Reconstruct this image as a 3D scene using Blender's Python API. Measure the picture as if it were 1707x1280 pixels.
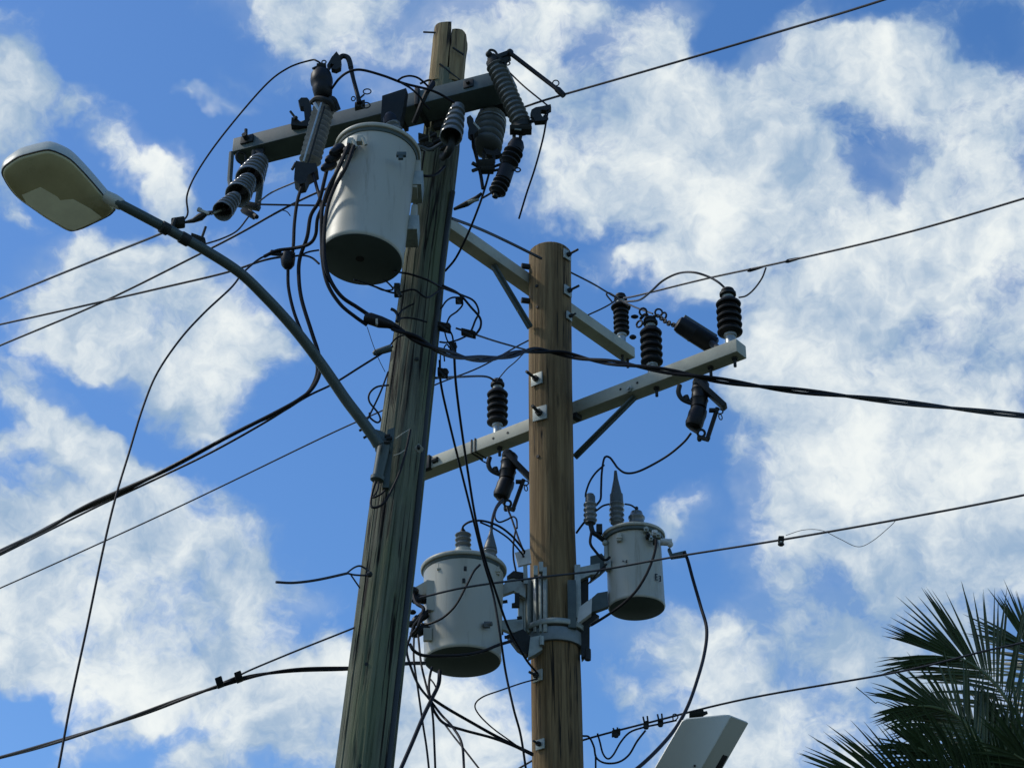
import bpy, bmesh, math, random
from mathutils import Vector, Matrix, noise as mnoise
R = math.radians
random.seed(7)
scene = bpy.context.scene
for o in list(bpy.data.objects):
    bpy.data.objects.remove(o)
# ------------------------------------------------------------------ camera
FPX, CX, CY = 3700.0, 853.5, 640.0
PITCH = R(31.0)
CAM = Vector((0, 0, 1.6))
cam_data = bpy.data.cameras.new('camera')
cam = bpy.data.objects.new('camera', cam_data)
scene.collection.objects.link(cam)
cam.location = CAM
cam.rotation_euler = (math.pi/2 + PITCH, 0, 0)
cam_data.sensor_width = 36
cam_data.lens = 36*FPX/1707
cam_data.clip_start = 0.1
cam_data.clip_end = 6000
scene.camera = cam
scene.render.resolution_x, scene.render.resolution_y = 1024, 767
scene.view_settings.view_transform = 'Standard'
scene.view_settings.look = 'None'
scene.view_settings.gamma = 1
scene.view_settings.exposure = 0.0
scene.cycles.max_bounces = 6
# ------------------------------------------------------------------ sun
SUN_EL, SUN_AZ = R(46), R(-80)           # azimuth from +Y (view direction) towards +X; negative = left
sd = Vector((math.sin(SUN_AZ)*math.cos(SUN_EL), math.cos(SUN_AZ)*math.cos(SUN_EL), math.sin(SUN_EL)))
sun_data = bpy.data.lights.new('sun', 'SUN')
sun = bpy.data.objects.new('sun', sun_data)
scene.collection.objects.link(sun)
sun_data.energy = 2.0
sun_data.angle = R(4)
sun_data.color = (1.0, 0.95, 0.84)
sun.rotation_euler = (-sd).to_track_quat('-Z', 'Y').to_euler()
# ------------------------------------------------------------------ world: physical sky + clouds laid out by direction
world = bpy.data.worlds.new('World')
scene.world = world
world.use_nodes = True
nt = world.node_tree
nt.nodes.clear()
def N(t, **kw):
    n = nt.nodes.new(t)
    for k, v in kw.items(): setattr(n, k, v)
    return n
def L(a, b): nt.links.new(a, b)
def setin(sock, v):
    if hasattr(v, 'is_output') or isinstance(v, bpy.types.NodeSocket): L(v, sock)
    else: sock.default_value = v
def m2(op, a, b=0.0, c=None, clamp=False):
    n = N('ShaderNodeMath', operation=op, use_clamp=clamp)
    setin(n.inputs[0], a); setin(n.inputs[1], b)
    if c is not None: setin(n.inputs[2], c)
    return n.outputs[0]
def mixc(f, a, b, bt='MIX'):
    n = N('ShaderNodeMix', data_type='RGBA', blend_type=bt)
    setin(n.inputs[0], f); setin(n.inputs[6], a); setin(n.inputs[7], b)
    return n.outputs[2]
def smooth(v, lo, hi, a=0.0, b=1.0):
    n = N('ShaderNodeMapRange', interpolation_type='SMOOTHSTEP')
    setin(n.inputs[0], v); n.inputs[1].default_value = lo; n.inputs[2].default_value = hi
    n.inputs[3].default_value = a; n.inputs[4].default_value = b
    return n.outputs[0]
tc = N('ShaderNodeTexCoord')
# turn world directions so that the photographed patch of sky lies round +Z (x right, y up)
rot = N('ShaderNodeVectorRotate', rotation_type='EULER_XYZ')
rot.inputs['Rotation'].default_value = (-(math.pi/2 + PITCH), 0, 0)
L(tc.outputs['Generated'], rot.inputs['Vector'])
flip = N('ShaderNodeVectorMath', operation='MULTIPLY'); L(rot.outputs[0], flip.inputs[0]); flip.inputs[1].default_value = (1, 1, -1)
DIR = flip.outputs[0]
def fbm(vec, scale, detail, rough=0.55, off=(0, 0, 0), dist=0.0):
    mp = N('ShaderNodeMapping'); L(vec, mp.inputs[0]); mp.inputs['Location'].default_value = off
    n = N('ShaderNodeTexNoise'); L(mp.outputs[0], n.inputs['Vector'])
    n.inputs['Scale'].default_value = scale; n.inputs['Detail'].default_value = detail
    n.inputs['Roughness'].default_value = rough; n.inputs['Distortion'].default_value = dist
    return n
# domain warp
w1 = fbm(DIR, 22, 4, 0.62)
ws = N('ShaderNodeVectorMath', operation='SUBTRACT'); L(w1.outputs['Color'], ws.inputs[0]); ws.inputs[1].default_value = (.5, .5, .5)
wm = N('ShaderNodeVectorMath', operation='SCALE'); L(ws.outputs[0], wm.inputs[0]); wm.inputs['Scale'].default_value = 0.045
wa = N('ShaderNodeVectorMath', operation='ADD'); L(DIR, wa.inputs[0]); L(wm.outputs[0], wa.inputs[1])
WD = wa.outputs[0]
BLOBS = [ # x, y, rx, ry, rot(deg, ccw), weight   (photo pixels turned into directions)
 (25, 120, 60, 75, 0, .75), (5, 215, 70, 75, 0, .85), (130, 178, 85, 34, -22, .72), (248, 262, 62, 42, -20, .75), (300, 325, 36, 62, 0, .75),
 (330, 163, 26, 12, 0, .7), (372, 170, 40, 14, -10, .7), (400, 145, 40, 14, -20, .4), (190, 235, 40, 24, -30, .6), (285, 285, 36, 26, -40, .7), (60, 130, 34, 40, 0, .4), (150, 390, 30, 40, -30, .5), (560, 620, 26, 16, 0, .2), (30, 345, 60, 30, -40, .55), (120, 430, 40, 60, -30, .5),
 (525, 90, 95, 50, 10, .95), (620, 25, 220, 60, 0, .68), (500, 20, 120, 50, 0, .5), (690, 90, 90, 60, 0, .6), (860, 60, 130, 110, 0, .9), (800, 140, 80, 60, 0, .8),
 (470, 290, 60, 30, 20, .45), (640, 150, 60, 30, 0, .5),
 (165, 500, 130, 85, 0, 1.35), (290, 535, 170, 100, 0, 1.5), (330, 640, 80, 75, 0, 1.1), (215, 610, 110, 60, -30, 1.0), (400, 560, 90, 45, 0, .8), (460, 570, 55, 22, -15, .6), (100, 560, 80, 60, 0, .8), (230, 430, 90, 50, 0, .7),
 (50, 680, 130, 42, -38, 1.0), (135, 750, 80, 34, -35, .85), (15, 745, 50, 26, 20, .7), (335, 718, 42, 26, 40, .5), (370, 815, 36, 26, 0, .4),
 (60, 850, 170, 90, 0, 1.2), (250, 850, 70, 60, 20, .8), (180, 960, 260, 120, 0, 1.35), (340, 930, 100, 90, 0, 1.0), (240, 1060, 230, 110, 0, 1.6), (60, 1060, 150, 110, 0, 1.3), (410, 1000, 60, 70, 0, .55), (330, 1120, 140, 70, 0, 1.0),
 (560, 1130, 150, 65, 12, 1.3), (470, 1200, 200, 60, 20, 1.0), (600, 1220, 150, 80, 0, 1.1), (760, 1190, 140, 90, 0, 1.2), (740, 1270, 180, 60, 0, 1.2), (130, 1240, 80, 50, 0, .6), (260, 1200, 110, 40, 20, .75), (350, 1270, 130, 50, 20, .7), (510, 985, 70, 26, 0, .38),
 (640, 445, 60, 26, 30, .4), (720, 1060, 60, 60, 0, .6),
 (1125, 95, 90, 110, 0, 1.35), (1000, 60, 110, 90, 0, .6), (960, 190, 120, 90, 0, 1.0), (1070, 290, 150, 90, 0, 1.1), (930, 290, 100, 70, 0, .8), (1250, 160, 170, 80, 22, 1.3), (1200, 310, 190, 130, 0, 1.35), (1310, 300, 110, 90, 0, 1.5), (1420, 110, 140, 90, 0, 1.3), (1590, 130, 190, 120, 0, 1.1), (1610, 330, 170, 170, 0, 1.5), (1360, 420, 200, 90, 0, 1.4), (1180, 420, 130, 80, 10, 1.0), (1050, 440, 90, 40, 20, .7), (1530, 500, 230, 130, 0, 1.15), (1310, 600, 95, 95, 0, 1.4), (1420, 690, 190, 130, 0, 1.4), (1600, 700, 200, 150, 0, 1.3), (1400, 800, 150, 100, 0, 1.3), (1560, 860, 230, 110, 0, 1.1), (1440, 920, 190, 70, 0, .75), (1640, 960, 170, 90, 0, .8),
 (1150, 880, 62, 52, 40, .85), (1350, 1010, 110, 60, -40, .85), (1290, 1060, 190, 80, 0, .75), (1130, 1080, 130, 60, 0, .8), (1500, 980, 130, 50, -40, .7), (1400, 1200, 260, 90, 0, .85), (1200, 1180, 160, 60, 0, .45), (1560, 1120, 180, 90, 0, .7), (1030, 1160, 60, 26, -30, .45), (1230, 1270, 200, 60, 0, .8),
 (1700, 40, 60, 60, 0, .3),
 # gaps
 (1215, 50, 90, 42, 35, -1.0), (1185, 85, 40, 40, 0, -.7), (1480, 205, 80, 40, -15, -.72), (1448, 320, 36, 80, 15, -.75), (1400, 180, 70, 36, 30, -.3), (1400, 250, 50, 50, 0, -.35), (1380, 195, 60, 30, -30, -.35), (1058, 222, 40, 50, 0, -.65), (1095, 398, 75, 32, 10, -1.0), (1480, 20, 80, 30, 0, -.7), (1690, 70, 60, 70, 0, -.6), (1500, 590, 95, 50, 20, -.95), (1330, 690, 80, 30, 20, -.75), (1480, 455, 90, 40, -60, -.85), (1640, 470, 50, 60, 0, -.5), (1370, 500, 60, 40, 0, -.5), (1230, 400, 50, 30, 0, -.4), (1560, 790, 70, 30, 15, -.5), (1600, 60, 90, 30, 10, -.5), (1310, 100, 60, 30, 0, -.4), (1250, 480, 40, 30, 0, -.4), (960, 90, 60, 40, 0, -.6), (1370, 960, 120, 40, 40, -.5),
 (95, 735, 60, 30, 0, -.1), (195, 645, 60, 30, 0, -.55), (90, 800, 80, 30, 0, -.2), (15, 1225, 90, 60, 0, -.9), (440, 1085, 60, 60, 60, -.6), (240, 1255, 90, 24, 20, -.4), (450, 1170, 60, 22, 20, -.4), (25, 990, 60, 20, 0, -.5), (120, 300, 90, 60, 0, -.3),
]
dens = None
for (x, y, rx, ry, ang, wt) in BLOBS:
    v = Vector(((x-CX)/FPX, (CY-y)/FPX, 1)).normalized()
    S = (rx*1.45/FPX, ry*1.45/FPX, 0.6)
    if ang == 0:
        mp = N('ShaderNodeVectorMath', operation='MULTIPLY_ADD'); L(WD, mp.inputs[0])
        mp.inputs[1].default_value = (1/S[0], 1/S[1], 1/S[2]); mp.inputs[2].default_value = (-v[0]/S[0], -v[1]/S[1], -v[2]/S[2])
    else:
        mp = N('ShaderNodeMapping', vector_type='TEXTURE'); L(WD, mp.inputs[0])
        mp.inputs['Location'].default_value = v
        mp.inputs['Rotation'].default_value = (0, 0, R(ang))
        mp.inputs['Scale'].default_value = S
    g = N('ShaderNodeTexGradient', gradient_type='SPHERICAL'); L(mp.outputs[0], g.inputs[0])
    s = g.outputs['Fac']; wt = wt*1.08
    dens = m2('MULTIPLY', s, wt) if dens is None else m2('MULTIPLY_ADD', s, wt, dens)
# rest of the sky dome: plain broken cloud
rest = fbm(DIR, 3.2, 7, 0.6, (3, 1, 2))
sepz = N('ShaderNodeSeparateXYZ'); L(DIR, sepz.inputs[0])
outside = smooth(sepz.outputs['Z'], 0.95, 0.90)
outside = m2('MULTIPLY', outside, smooth(rest.outputs['Fac'], 0.50, 0.68))
dens = m2('MAXIMUM', dens, m2('MULTIPLY', outside, 1.1))
soft = m2('MINIMUM', dens, 1.3)
n_big = fbm(DIR, 15, 5, 0.6, (1.3, 4, 2), 0.25)
n_det = fbm(WD, 40, 8, 0.66, (0, 2, 7), 0.0)
amp = m2('ADD', m2('MULTIPLY', m2('SUBTRACT', n_big.outputs['Fac'], 0.5), 2.7), m2('MULTIPLY', m2('SUBTRACT', n_det.outputs['Fac'], 0.5), 2.1))
amp = m2('MULTIPLY', amp, smooth(soft, 0.0, 0.35, 0.25, 1.0))
field = m2('ADD', soft, amp)
cover = smooth(field, 0.12, 1.2)
thin = smooth(soft, 0.05, 1.0, 0, 0.40)
alpha = m2('MAXIMUM', cover, thin)
alpha = m2('MULTIPLY', alpha, 0.97)
# cloud brightness: thick cores lit, thinner and shaded parts grey-blue
n_sh = fbm(WD, 34, 7, 0.6, (5, 5, 1), 0.0)
n_s2 = fbm(DIR, 13, 4, 0.5, (8, 2, 6), 0.2)
lit = m2('ADD', m2('MULTIPLY', field, 0.30), m2('MULTIPLY', m2('SUBTRACT', n_sh.outputs['Fac'], 0.5), 1.9))
lit = m2('MULTIPLY_ADD', m2('SUBTRACT', n_s2.outputs['Fac'], 0.5), 1.7, lit)
litf = smooth(lit, -0.15, 1.02)
ccol = mixc(litf, (0.32, 0.46, 0.64, 1), (0.93, 0.97, 0.95, 1))
sky = N('ShaderNodeTexSky', sky_type='NISHITA')
sky.sun_disc = False; sky.sun_elevation = SUN_EL; sky.sun_rotation = SUN_AZ
sky.altitude = 0; sky.air_density = 1.0; sky.dust_density = 0.6; sky.ozone_density = 2.2
hs = N('ShaderNodeHueSaturation'); hs.inputs['Saturation'].default_value = 1.28; hs.inputs['Value'].default_value = 1.11; hs.inputs['Hue'].default_value = 0.505; L(sky.outputs[0], hs.inputs['Color'])
bg_s = N('ShaderNodeBackground'); L(hs.outputs[0], bg_s.inputs[0]); bg_s.inputs[1].default_value = 0.15
bg_c = N('ShaderNodeBackground'); L(ccol, bg_c.inputs[0]); bg_c.inputs[1].default_value = 0.98
mx = N('ShaderNodeMixShader'); L(alpha, mx.inputs[0]); L(bg_s.outputs[0], mx.inputs[1]); L(bg_c.outputs[0], mx.inputs[2])
wo = N('ShaderNodeOutputWorld'); L(mx.outputs[0], wo.inputs[0])

world.cycles.sampling_method = 'MANUAL'
world.cycles.sample_map_resolution = 512
# ================================================================== helpers
VX = Vector((1, 0, 0)); VU = Vector((0, -math.sin(PITCH), math.cos(PITCH))); VF = Vector((0, math.cos(PITCH), math.sin(PITCH)))
def ray(px, py): return VF + VX*((px-CX)/FPX) + VU*((CY-py)/FPX)
def at(px, py, Y):
    r = ray(px, py); return CAM + r*(Y/r.y)
def at_h(px, py, z):
    r = ray(px, py); return CAM + r*((z-CAM.z)/r.z)
def at_plane(px, py, p0, n):
    r = ray(px, py); return CAM + r*((p0-CAM).dot(n)/r.dot(n))
def mpp(py, Y):                      # metres per photo pixel at distance Y
    return (Y/ray(CX, py).y)/FPX
def frame(d, up=None):
    d = d.normalized()
    up = Vector(up) if up is not None else (Vector((0, 0, 1)) if abs(d.z) < 0.9 else Vector((0, 1, 0)))
    s = d.cross(up).normalized(); u = s.cross(d).normalized()
    return d, s, u
def catmull(pts, n=8):
    if len(pts) < 3: 
        return [pts[0].lerp(pts[-1], i/n) for i in range(n+1)]
    P = [pts[0]*2-pts[1]] + list(pts) + [pts[-1]*2-pts[-2]]
    out = []
    for i in range(1, len(P)-2):
        p0, p1, p2, p3 = P[i-1:i+3]
        # centripetal-ish spacing keeps loops smooth
        for k in range(n):
            t = k/n
            out.append(0.5*((2*p1)+(p2-p0)*t+(2*p0-5*p1+4*p2-p3)*t*t+(3*p1-p0-3*p2+p3)*t**3))
    out.append(P[-2].copy()); return out
class MB:
    def __init__(self): self.v = []; self.f = []; self.attr = []
    def add(self, vs, fs, at_=None):
        b = len(self.v); self.v += [Vector(p) for p in vs]; self.f += [tuple(b+i for i in f) for f in fs]
        self.attr += (at_ if at_ else [(p[0], p[1], p[2]) for p in vs]); return self
    def tube(self, pts, r, seg=8, closed=False):
        n = len(pts)
        rr = r if isinstance(r, (list, tuple)) else [r]*n
        vs = []; prev = None
        for i, p in enumerate(pts):
            a = pts[i-1] if (i > 0 or closed) else p; b = pts[(i+1) % n] if (i < n-1 or closed) else p
            d = (b-a)
            if d.length < 1e-9: d = Vector((0, 0, 1))
            d.normalize()
            if prev is None:
                _, s, u = frame(d)
            else:
                s = prev - d*prev.dot(d)
                s = s.normalized() if s.length > 1e-6 else frame(d)[1]
                u = s.cross(d).normalized()
            prev = s
            for k in range(seg):
                t = 2*math.pi*k/seg; vs.append(p + (s*math.cos(t)+u*math.sin(t))*rr[i])
        fs = []
        for i in range(n if closed else n-1):
            for k in range(seg):
                a = i*seg+k; b = i*seg+(k+1) % seg; j = (i+1) % n
                fs.append((a, b, j*seg+(k+1) % seg, j*seg+k))
        if not closed:
            fs.append(tuple(reversed(range(seg)))); fs.append(tuple(range((n-1)*seg, n*seg)))
        return self.add(vs, fs)
    def lathe(self, a, b, prof, seg=24, up=None):
        """prof: (t, r) with t a fraction a->b and r in metres"""
        d, s, u = frame(b-a, up); Lg = (b-a).length; vs = []; fs = []; n = len(prof)
        for t, r in prof:
            for k in range(seg):
                th = 2*math.pi*k/seg; vs.append(a + d*(t*Lg) + (s*math.cos(th)+u*math.sin(th))*max(r, 1e-5))
        for i in range(n-1):
            for k in range(seg):
                fs.append((i*seg+k, i*seg+(k+1) % seg, (i+1)*seg+(k+1) % seg, (i+1)*seg+k))
        fs.append(tuple(reversed(range(seg)))); fs.append(tuple(range((n-1)*seg, n*seg)))
        return self.add(vs, fs)
    def cyl(self, a, b, r, seg=16, r2=None):
        return self.lathe(a, b, [(0, r), (1, r if r2 is None else r2)], seg)
    def box(self, c, ax, ay, az, hx, hy, hz, bev=0.0):
        ax, ay, az = ax.normalized(), ay.normalized(), az.normalized()
        if bev <= 0:
            vs = [c+ax*sx*hx+ay*sy*hy+az*sz*hz for sx in (-1, 1) for sy in (-1, 1) for sz in (-1, 1)]
            return self.add(vs, [(0, 1, 3, 2), (4, 6, 7, 5), (0, 4, 5, 1), (2, 3, 7, 6), (0, 2, 6, 4), (1, 5, 7, 3)])
        bm = bmesh.new(); bmesh.ops.create_cube(bm, size=2)
        for v in bm.verts: v.co = Vector((v.co.x*hx, v.co.y*hy, v.co.z*hz))
        bmesh.ops.bevel(bm, geom=bm.edges[:], offset=bev, segments=2, affect='EDGES', profile=0.6)
        vs = [c+ax*v.co.x+ay*v.co.y+az*v.co.z for v in bm.verts]; fs = [tuple(v.index for v in f.verts) for f in bm.faces]
        bm.free(); return self.add(vs, fs)
    def beam(self, a, b, w, h, up=None, bev=0.004):
        d, s, u = frame(b-a, up)
        return self.box((a+b)/2, d, s, u, (b-a).length/2, w/2, h/2, bev)
    def prism(self, poly, thick):
        n = len(poly); vs = list(poly) + [p+thick for p in poly]
        fs = [tuple(range(n)), tuple(reversed(range(n, 2*n)))] + [(i, i+n, (i+1) % n+n, (i+1) % n) for i in range(n)]
        return self.add(vs, fs)
    def ball(self, c, r, seg=12, sq=(1, 1, 1)):
        vs = []; fs = []; rows = seg//2
        for i in range(rows+1):
            ph = math.pi*i/rows
            for k in range(seg):
                th = 2*math.pi*k/seg
                vs.append(c+Vector((r*sq[0]*math.sin(ph)*math.cos(th), r*sq[1]*math.sin(ph)*math.sin(th), r*sq[2]*math.cos(ph))))
        for i in range(rows):
            for k in range(seg): fs.append((i*seg+k, (i+1)*seg+k, (i+1)*seg+(k+1) % seg, i*seg+(k+1) % seg))
        return self.add(vs, fs)
    def ring(self, c, nrm, r, rt, seg=16, ell=1.0, up=None):
        d, s, u = frame(nrm, up)
        return self.tube([c+s*math.cos(2*math.pi*k/seg)*r*ell+u*math.sin(2*math.pi*k/seg)*r for k in range(seg)], rt, 6, True)
    def build(self, name, mat, parent=None, sharp=38, grain=False):
        bm = bmesh.new(); off = parent.location if parent is not None and parent.parent is None else Vector((0, 0, 0))
        if parent is not None and parent.parent is not None: off = parent.parent.location
        loc = off
        vv = [bm.verts.new(p-loc) for p in self.v]
        for f in self.f:
            try: bm.faces.new([vv[i] for i in f])
            except ValueError: pass
        bm.verts.index_update()
        bmesh.ops.remove_doubles(bm, verts=bm.verts[:], dist=1e-5) if not grain else None
        bmesh.ops.recalc_face_normals(bm, faces=bm.faces[:])
        for f in bm.faces: f.smooth = True
        for e in bm.edges:
            if len(e.link_faces) == 2 and e.calc_face_angle(0) > R(sharp): e.smooth = False
        me = bpy.data.meshes.new(name)
        bm.to_mesh(me); bm.free()
        if grain:
            a = me.attributes.new('grain', 'FLOAT_VECTOR', 'POINT')
            for i, g in enumerate(self.attr): a.data[i].vector = g
        me.materials.append(mat)
        o = bpy.data.objects.new(name, me); scene.collection.objects.link(o)
        if parent is not None: o.parent = parent
        return o
def tag(o, label=None, cat=None, group=None, kind=None):
    if label: o['label'] = label
    if cat: o['category'] = cat
    if group: o['group'] = group
    if kind: o['kind'] = kind
    return o
def thing(name, label, cat, loc, group=None):
    o = bpy.data.objects.new(name, None); scene.collection.objects.link(o); o.location = loc; o.empty_display_size = 0.1
    return tag(o, label, cat, group)
def copy_tree(o, parent=None):
    c = o.copy(); scene.collection.objects.link(c); c.parent = parent
    for ch in list(o.children): copy_tree(ch, c)
    return c
# ------------------------------------------------------------------ materials
def mat(name, col, rough=0.6, metal=0.0, var=0.25, scale=12.0, bump=0.15, col2=None, spec=0.5, grime=None, stretch=(1, 1, 1), trans=0.0):
    m = bpy.data.materials.new(name); m.use_nodes = True; t = m.node_tree; b = t.nodes['Principled BSDF']
    def n(ty, **k):
        x = t.nodes.new(ty)
        for a, v in k.items(): setattr(x, a, v)
        return x
    c = n('ShaderNodeTexCoord'); mp = n('ShaderNodeMapping'); t.links.new(c.outputs['Object'], mp.inputs[0]); mp.inputs['Scale'].default_value = stretch
    nz = n('ShaderNodeTexNoise'); t.links.new(mp.outputs[0], nz.inputs['Vector']); nz.inputs['Scale'].default_value = scale; nz.inputs['Detail'].default_value = 7; nz.inputs['Roughness'].default_value = 0.65
    r = n('ShaderNodeMapRange'); t.links.new(nz.outputs['Fac'], r.inputs[0]); r.inputs[1].default_value = 0.3; r.inputs[2].default_value = 0.7
    mx = n('ShaderNodeMix', data_type='RGBA'); t.links.new(r.outputs[0], mx.inputs[0])
    d = col2 or tuple(x*(1-var) for x in col)
    mx.inputs[6].default_value = (*d, 1); mx.inputs[7].default_value = (*[min(1, x*(1+var*0.5)) for x in col], 1)
    out = mx.outputs[2]
    if grime:
        n2 = n('ShaderNodeTexNoise'); t.links.new(mp.outputs[0], n2.inputs['Vector']); n2.inputs['Scale'].default_value = grime[1]; n2.inputs['Detail'].default_value = 9; n2.inputs['Roughness'].default_value = 0.7
        r2 = n('ShaderNodeMapRange'); t.links.new(n2.outputs['Fac'], r2.inputs[0]); r2.inputs[1].default_value = grime[2]; r2.inputs[2].default_value = grime[2]+0.14; r2.inputs[4].default_value = grime[3]
        m3 = n('ShaderNodeMix', data_type='RGBA'); t.links.new(r2.outputs[0], m3.inputs[0]); t.links.new(out, m3.inputs[6]); m3.inputs[7].default_value = (*grime[0], 1); out = m3.outputs[2]
    t.links.new(out, b.inputs['Base Color'])
    b.inputs['Metallic'].default_value = metal; b.inputs['Specular IOR Level'].default_value = spec
    rr = n('ShaderNodeMapRange'); t.links.new(nz.outputs['Fac'], rr.inputs[0]); rr.inputs[3].default_value = max(0, rough-0.12); rr.inputs[4].default_value = min(1, rough+0.12); t.links.new(rr.outputs[0], b.inputs['Roughness'])
    if bump:
        bp = n('ShaderNodeBump'); bp.inputs['Strength'].default_value = bump; bp.inputs['Distance'].default_value = 0.01; t.links.new(nz.outputs['Fac'], bp.inputs['Height']); t.links.new(bp.outputs[0], b.inputs['Normal'])
    if trans: b.inputs['Transmission Weight'].default_value = trans
    return m
def wood(name, light, dark, crack=(0.02, 0.017, 0.012), moss=None, seed=0.0, soft=1.0, cw=1.0, gate_=0.0):
    m = bpy.data.materials.new(name); m.use_nodes = True; t = m.node_tree; b = t.nodes['Principled BSDF']
    def n(ty, **k):
        x = t.nodes.new(ty)
        for a, v in k.items(): setattr(x, a, v)
        return x
    at_ = n('ShaderNodeAttribute'); at_.attribute_name = 'grain'
    def noise(sc, scale, det, rough=0.6):
        mp = n('ShaderNodeMapping'); t.links.new(at_.outputs['Vector'], mp.inputs[0]); mp.inputs['Scale'].default_value = sc; mp.inputs['Location'].default_value = (seed, seed*2, seed)
        z = n('ShaderNodeTexNoise'); t.links.new(mp.outputs[0], z.inputs['Vector']); z.inputs['Scale'].default_value = scale; z.inputs['Detail'].default_value = det; z.inputs['Roughness'].default_value = rough; z.inputs['Distortion'].default_value = 0.4
        return z.outputs['Fac']
    def rng(v, a, b_, lo=0, hi=1):
        r = n('ShaderNodeMapRange'); r.interpolation_type = 'SMOOTHSTEP'; t.links.new(v, r.inputs[0]); r.inputs[1].default_value = a; r.inputs[2].default_value = b_; r.inputs[3].default_value = lo; r.inputs[4].default_value = hi; return r.outputs[0]
    def mixn(f, a, b_):
        x = n('ShaderNodeMix', data_type='RGBA'); t.links.new(f, x.inputs[0])
        for s, v in ((6, a), (7, b_)):
            if isinstance(v, tuple): x.inputs[s].default_value = (*v, 1)
            else: t.links.new(v, x.inputs[s])
        return x.outputs[2]
    g1 = noise((1, 1, .035), 42, 8, 0.7); g2 = noise((1, 1, .10), 11, 6); g3 = noise((1, 1, .3), 3.0, 5)
    out = mixn(rng(g1, .3, .68), dark, light)
    out = mixn(rng(g2, .35, .75, 0.0, .6*soft), out, tuple(x*.45 for x in dark))
    if moss: out = mixn(rng(g3, .42, .66, 0, .75), out, moss)
    ck = noise((1, 1, .018), 20, 4, 0.55)
    s_ = n('ShaderNodeMath', operation='SUBTRACT'); t.links.new(ck, s_.inputs[0]); s_.inputs[1].default_value = 0.5
    ab = n('ShaderNodeMath', operation='ABSOLUTE'); t.links.new(s_.outputs[0], ab.inputs[0])
    msk = rng(ab.outputs[0], .006*cw, .020*cw, 1, 0)
    gate = rng(noise((1, 1, .25), 5, 3), .47+.08*(1-soft)+gate_, .55+.08*(1-soft)+gate_)
    ml = n('ShaderNodeMath', operation='MULTIPLY'); t.links.new(msk, ml.inputs[0]); t.links.new(gate, ml.inputs[1])
    out = mixn(ml.outputs[0], out, crack)
    vm = n('ShaderNodeMapping'); t.links.new(at_.outputs['Vector'], vm.inputs[0]); vm.inputs['Scale'].default_value = (1, 1, .55); vm.inputs['Location'].default_value = (seed+.3, seed, .2)
    vo = n('ShaderNodeTexVoronoi'); t.links.new(vm.outputs[0], vo.inputs['Vector']); vo.inputs['Scale'].default_value = 3.4
    out = mixn(rng(vo.outputs['Distance'], .05, .085, .85, 0), out, tuple(x*.35 for x in dark))
    t.links.new(out, b.inputs['Base Color']); b.inputs['Roughness'].default_value = 0.85; b.inputs['Specular IOR Level'].default_value = 0.25
    h = n('ShaderNodeMath', operation='MULTIPLY_ADD'); t.links.new(ml.outputs[0], h.inputs[0]); h.inputs[1].default_value = -1.6; t.links.new(g1, h.inputs[2])
    h2 = n('ShaderNodeMath', operation='ADD'); t.links.new(h.outputs[0], h2.inputs[0]); t.links.new(g2, h2.inputs[1])
    bp = n('ShaderNodeBump'); bp.inputs['Strength'].default_value = 0.7; bp.inputs['Distance'].default_value = 0.012; t.links.new(h2.outputs[0], bp.inputs['Height']); t.links.new(bp.outputs[0], b.inputs['Normal'])
    return m
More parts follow.
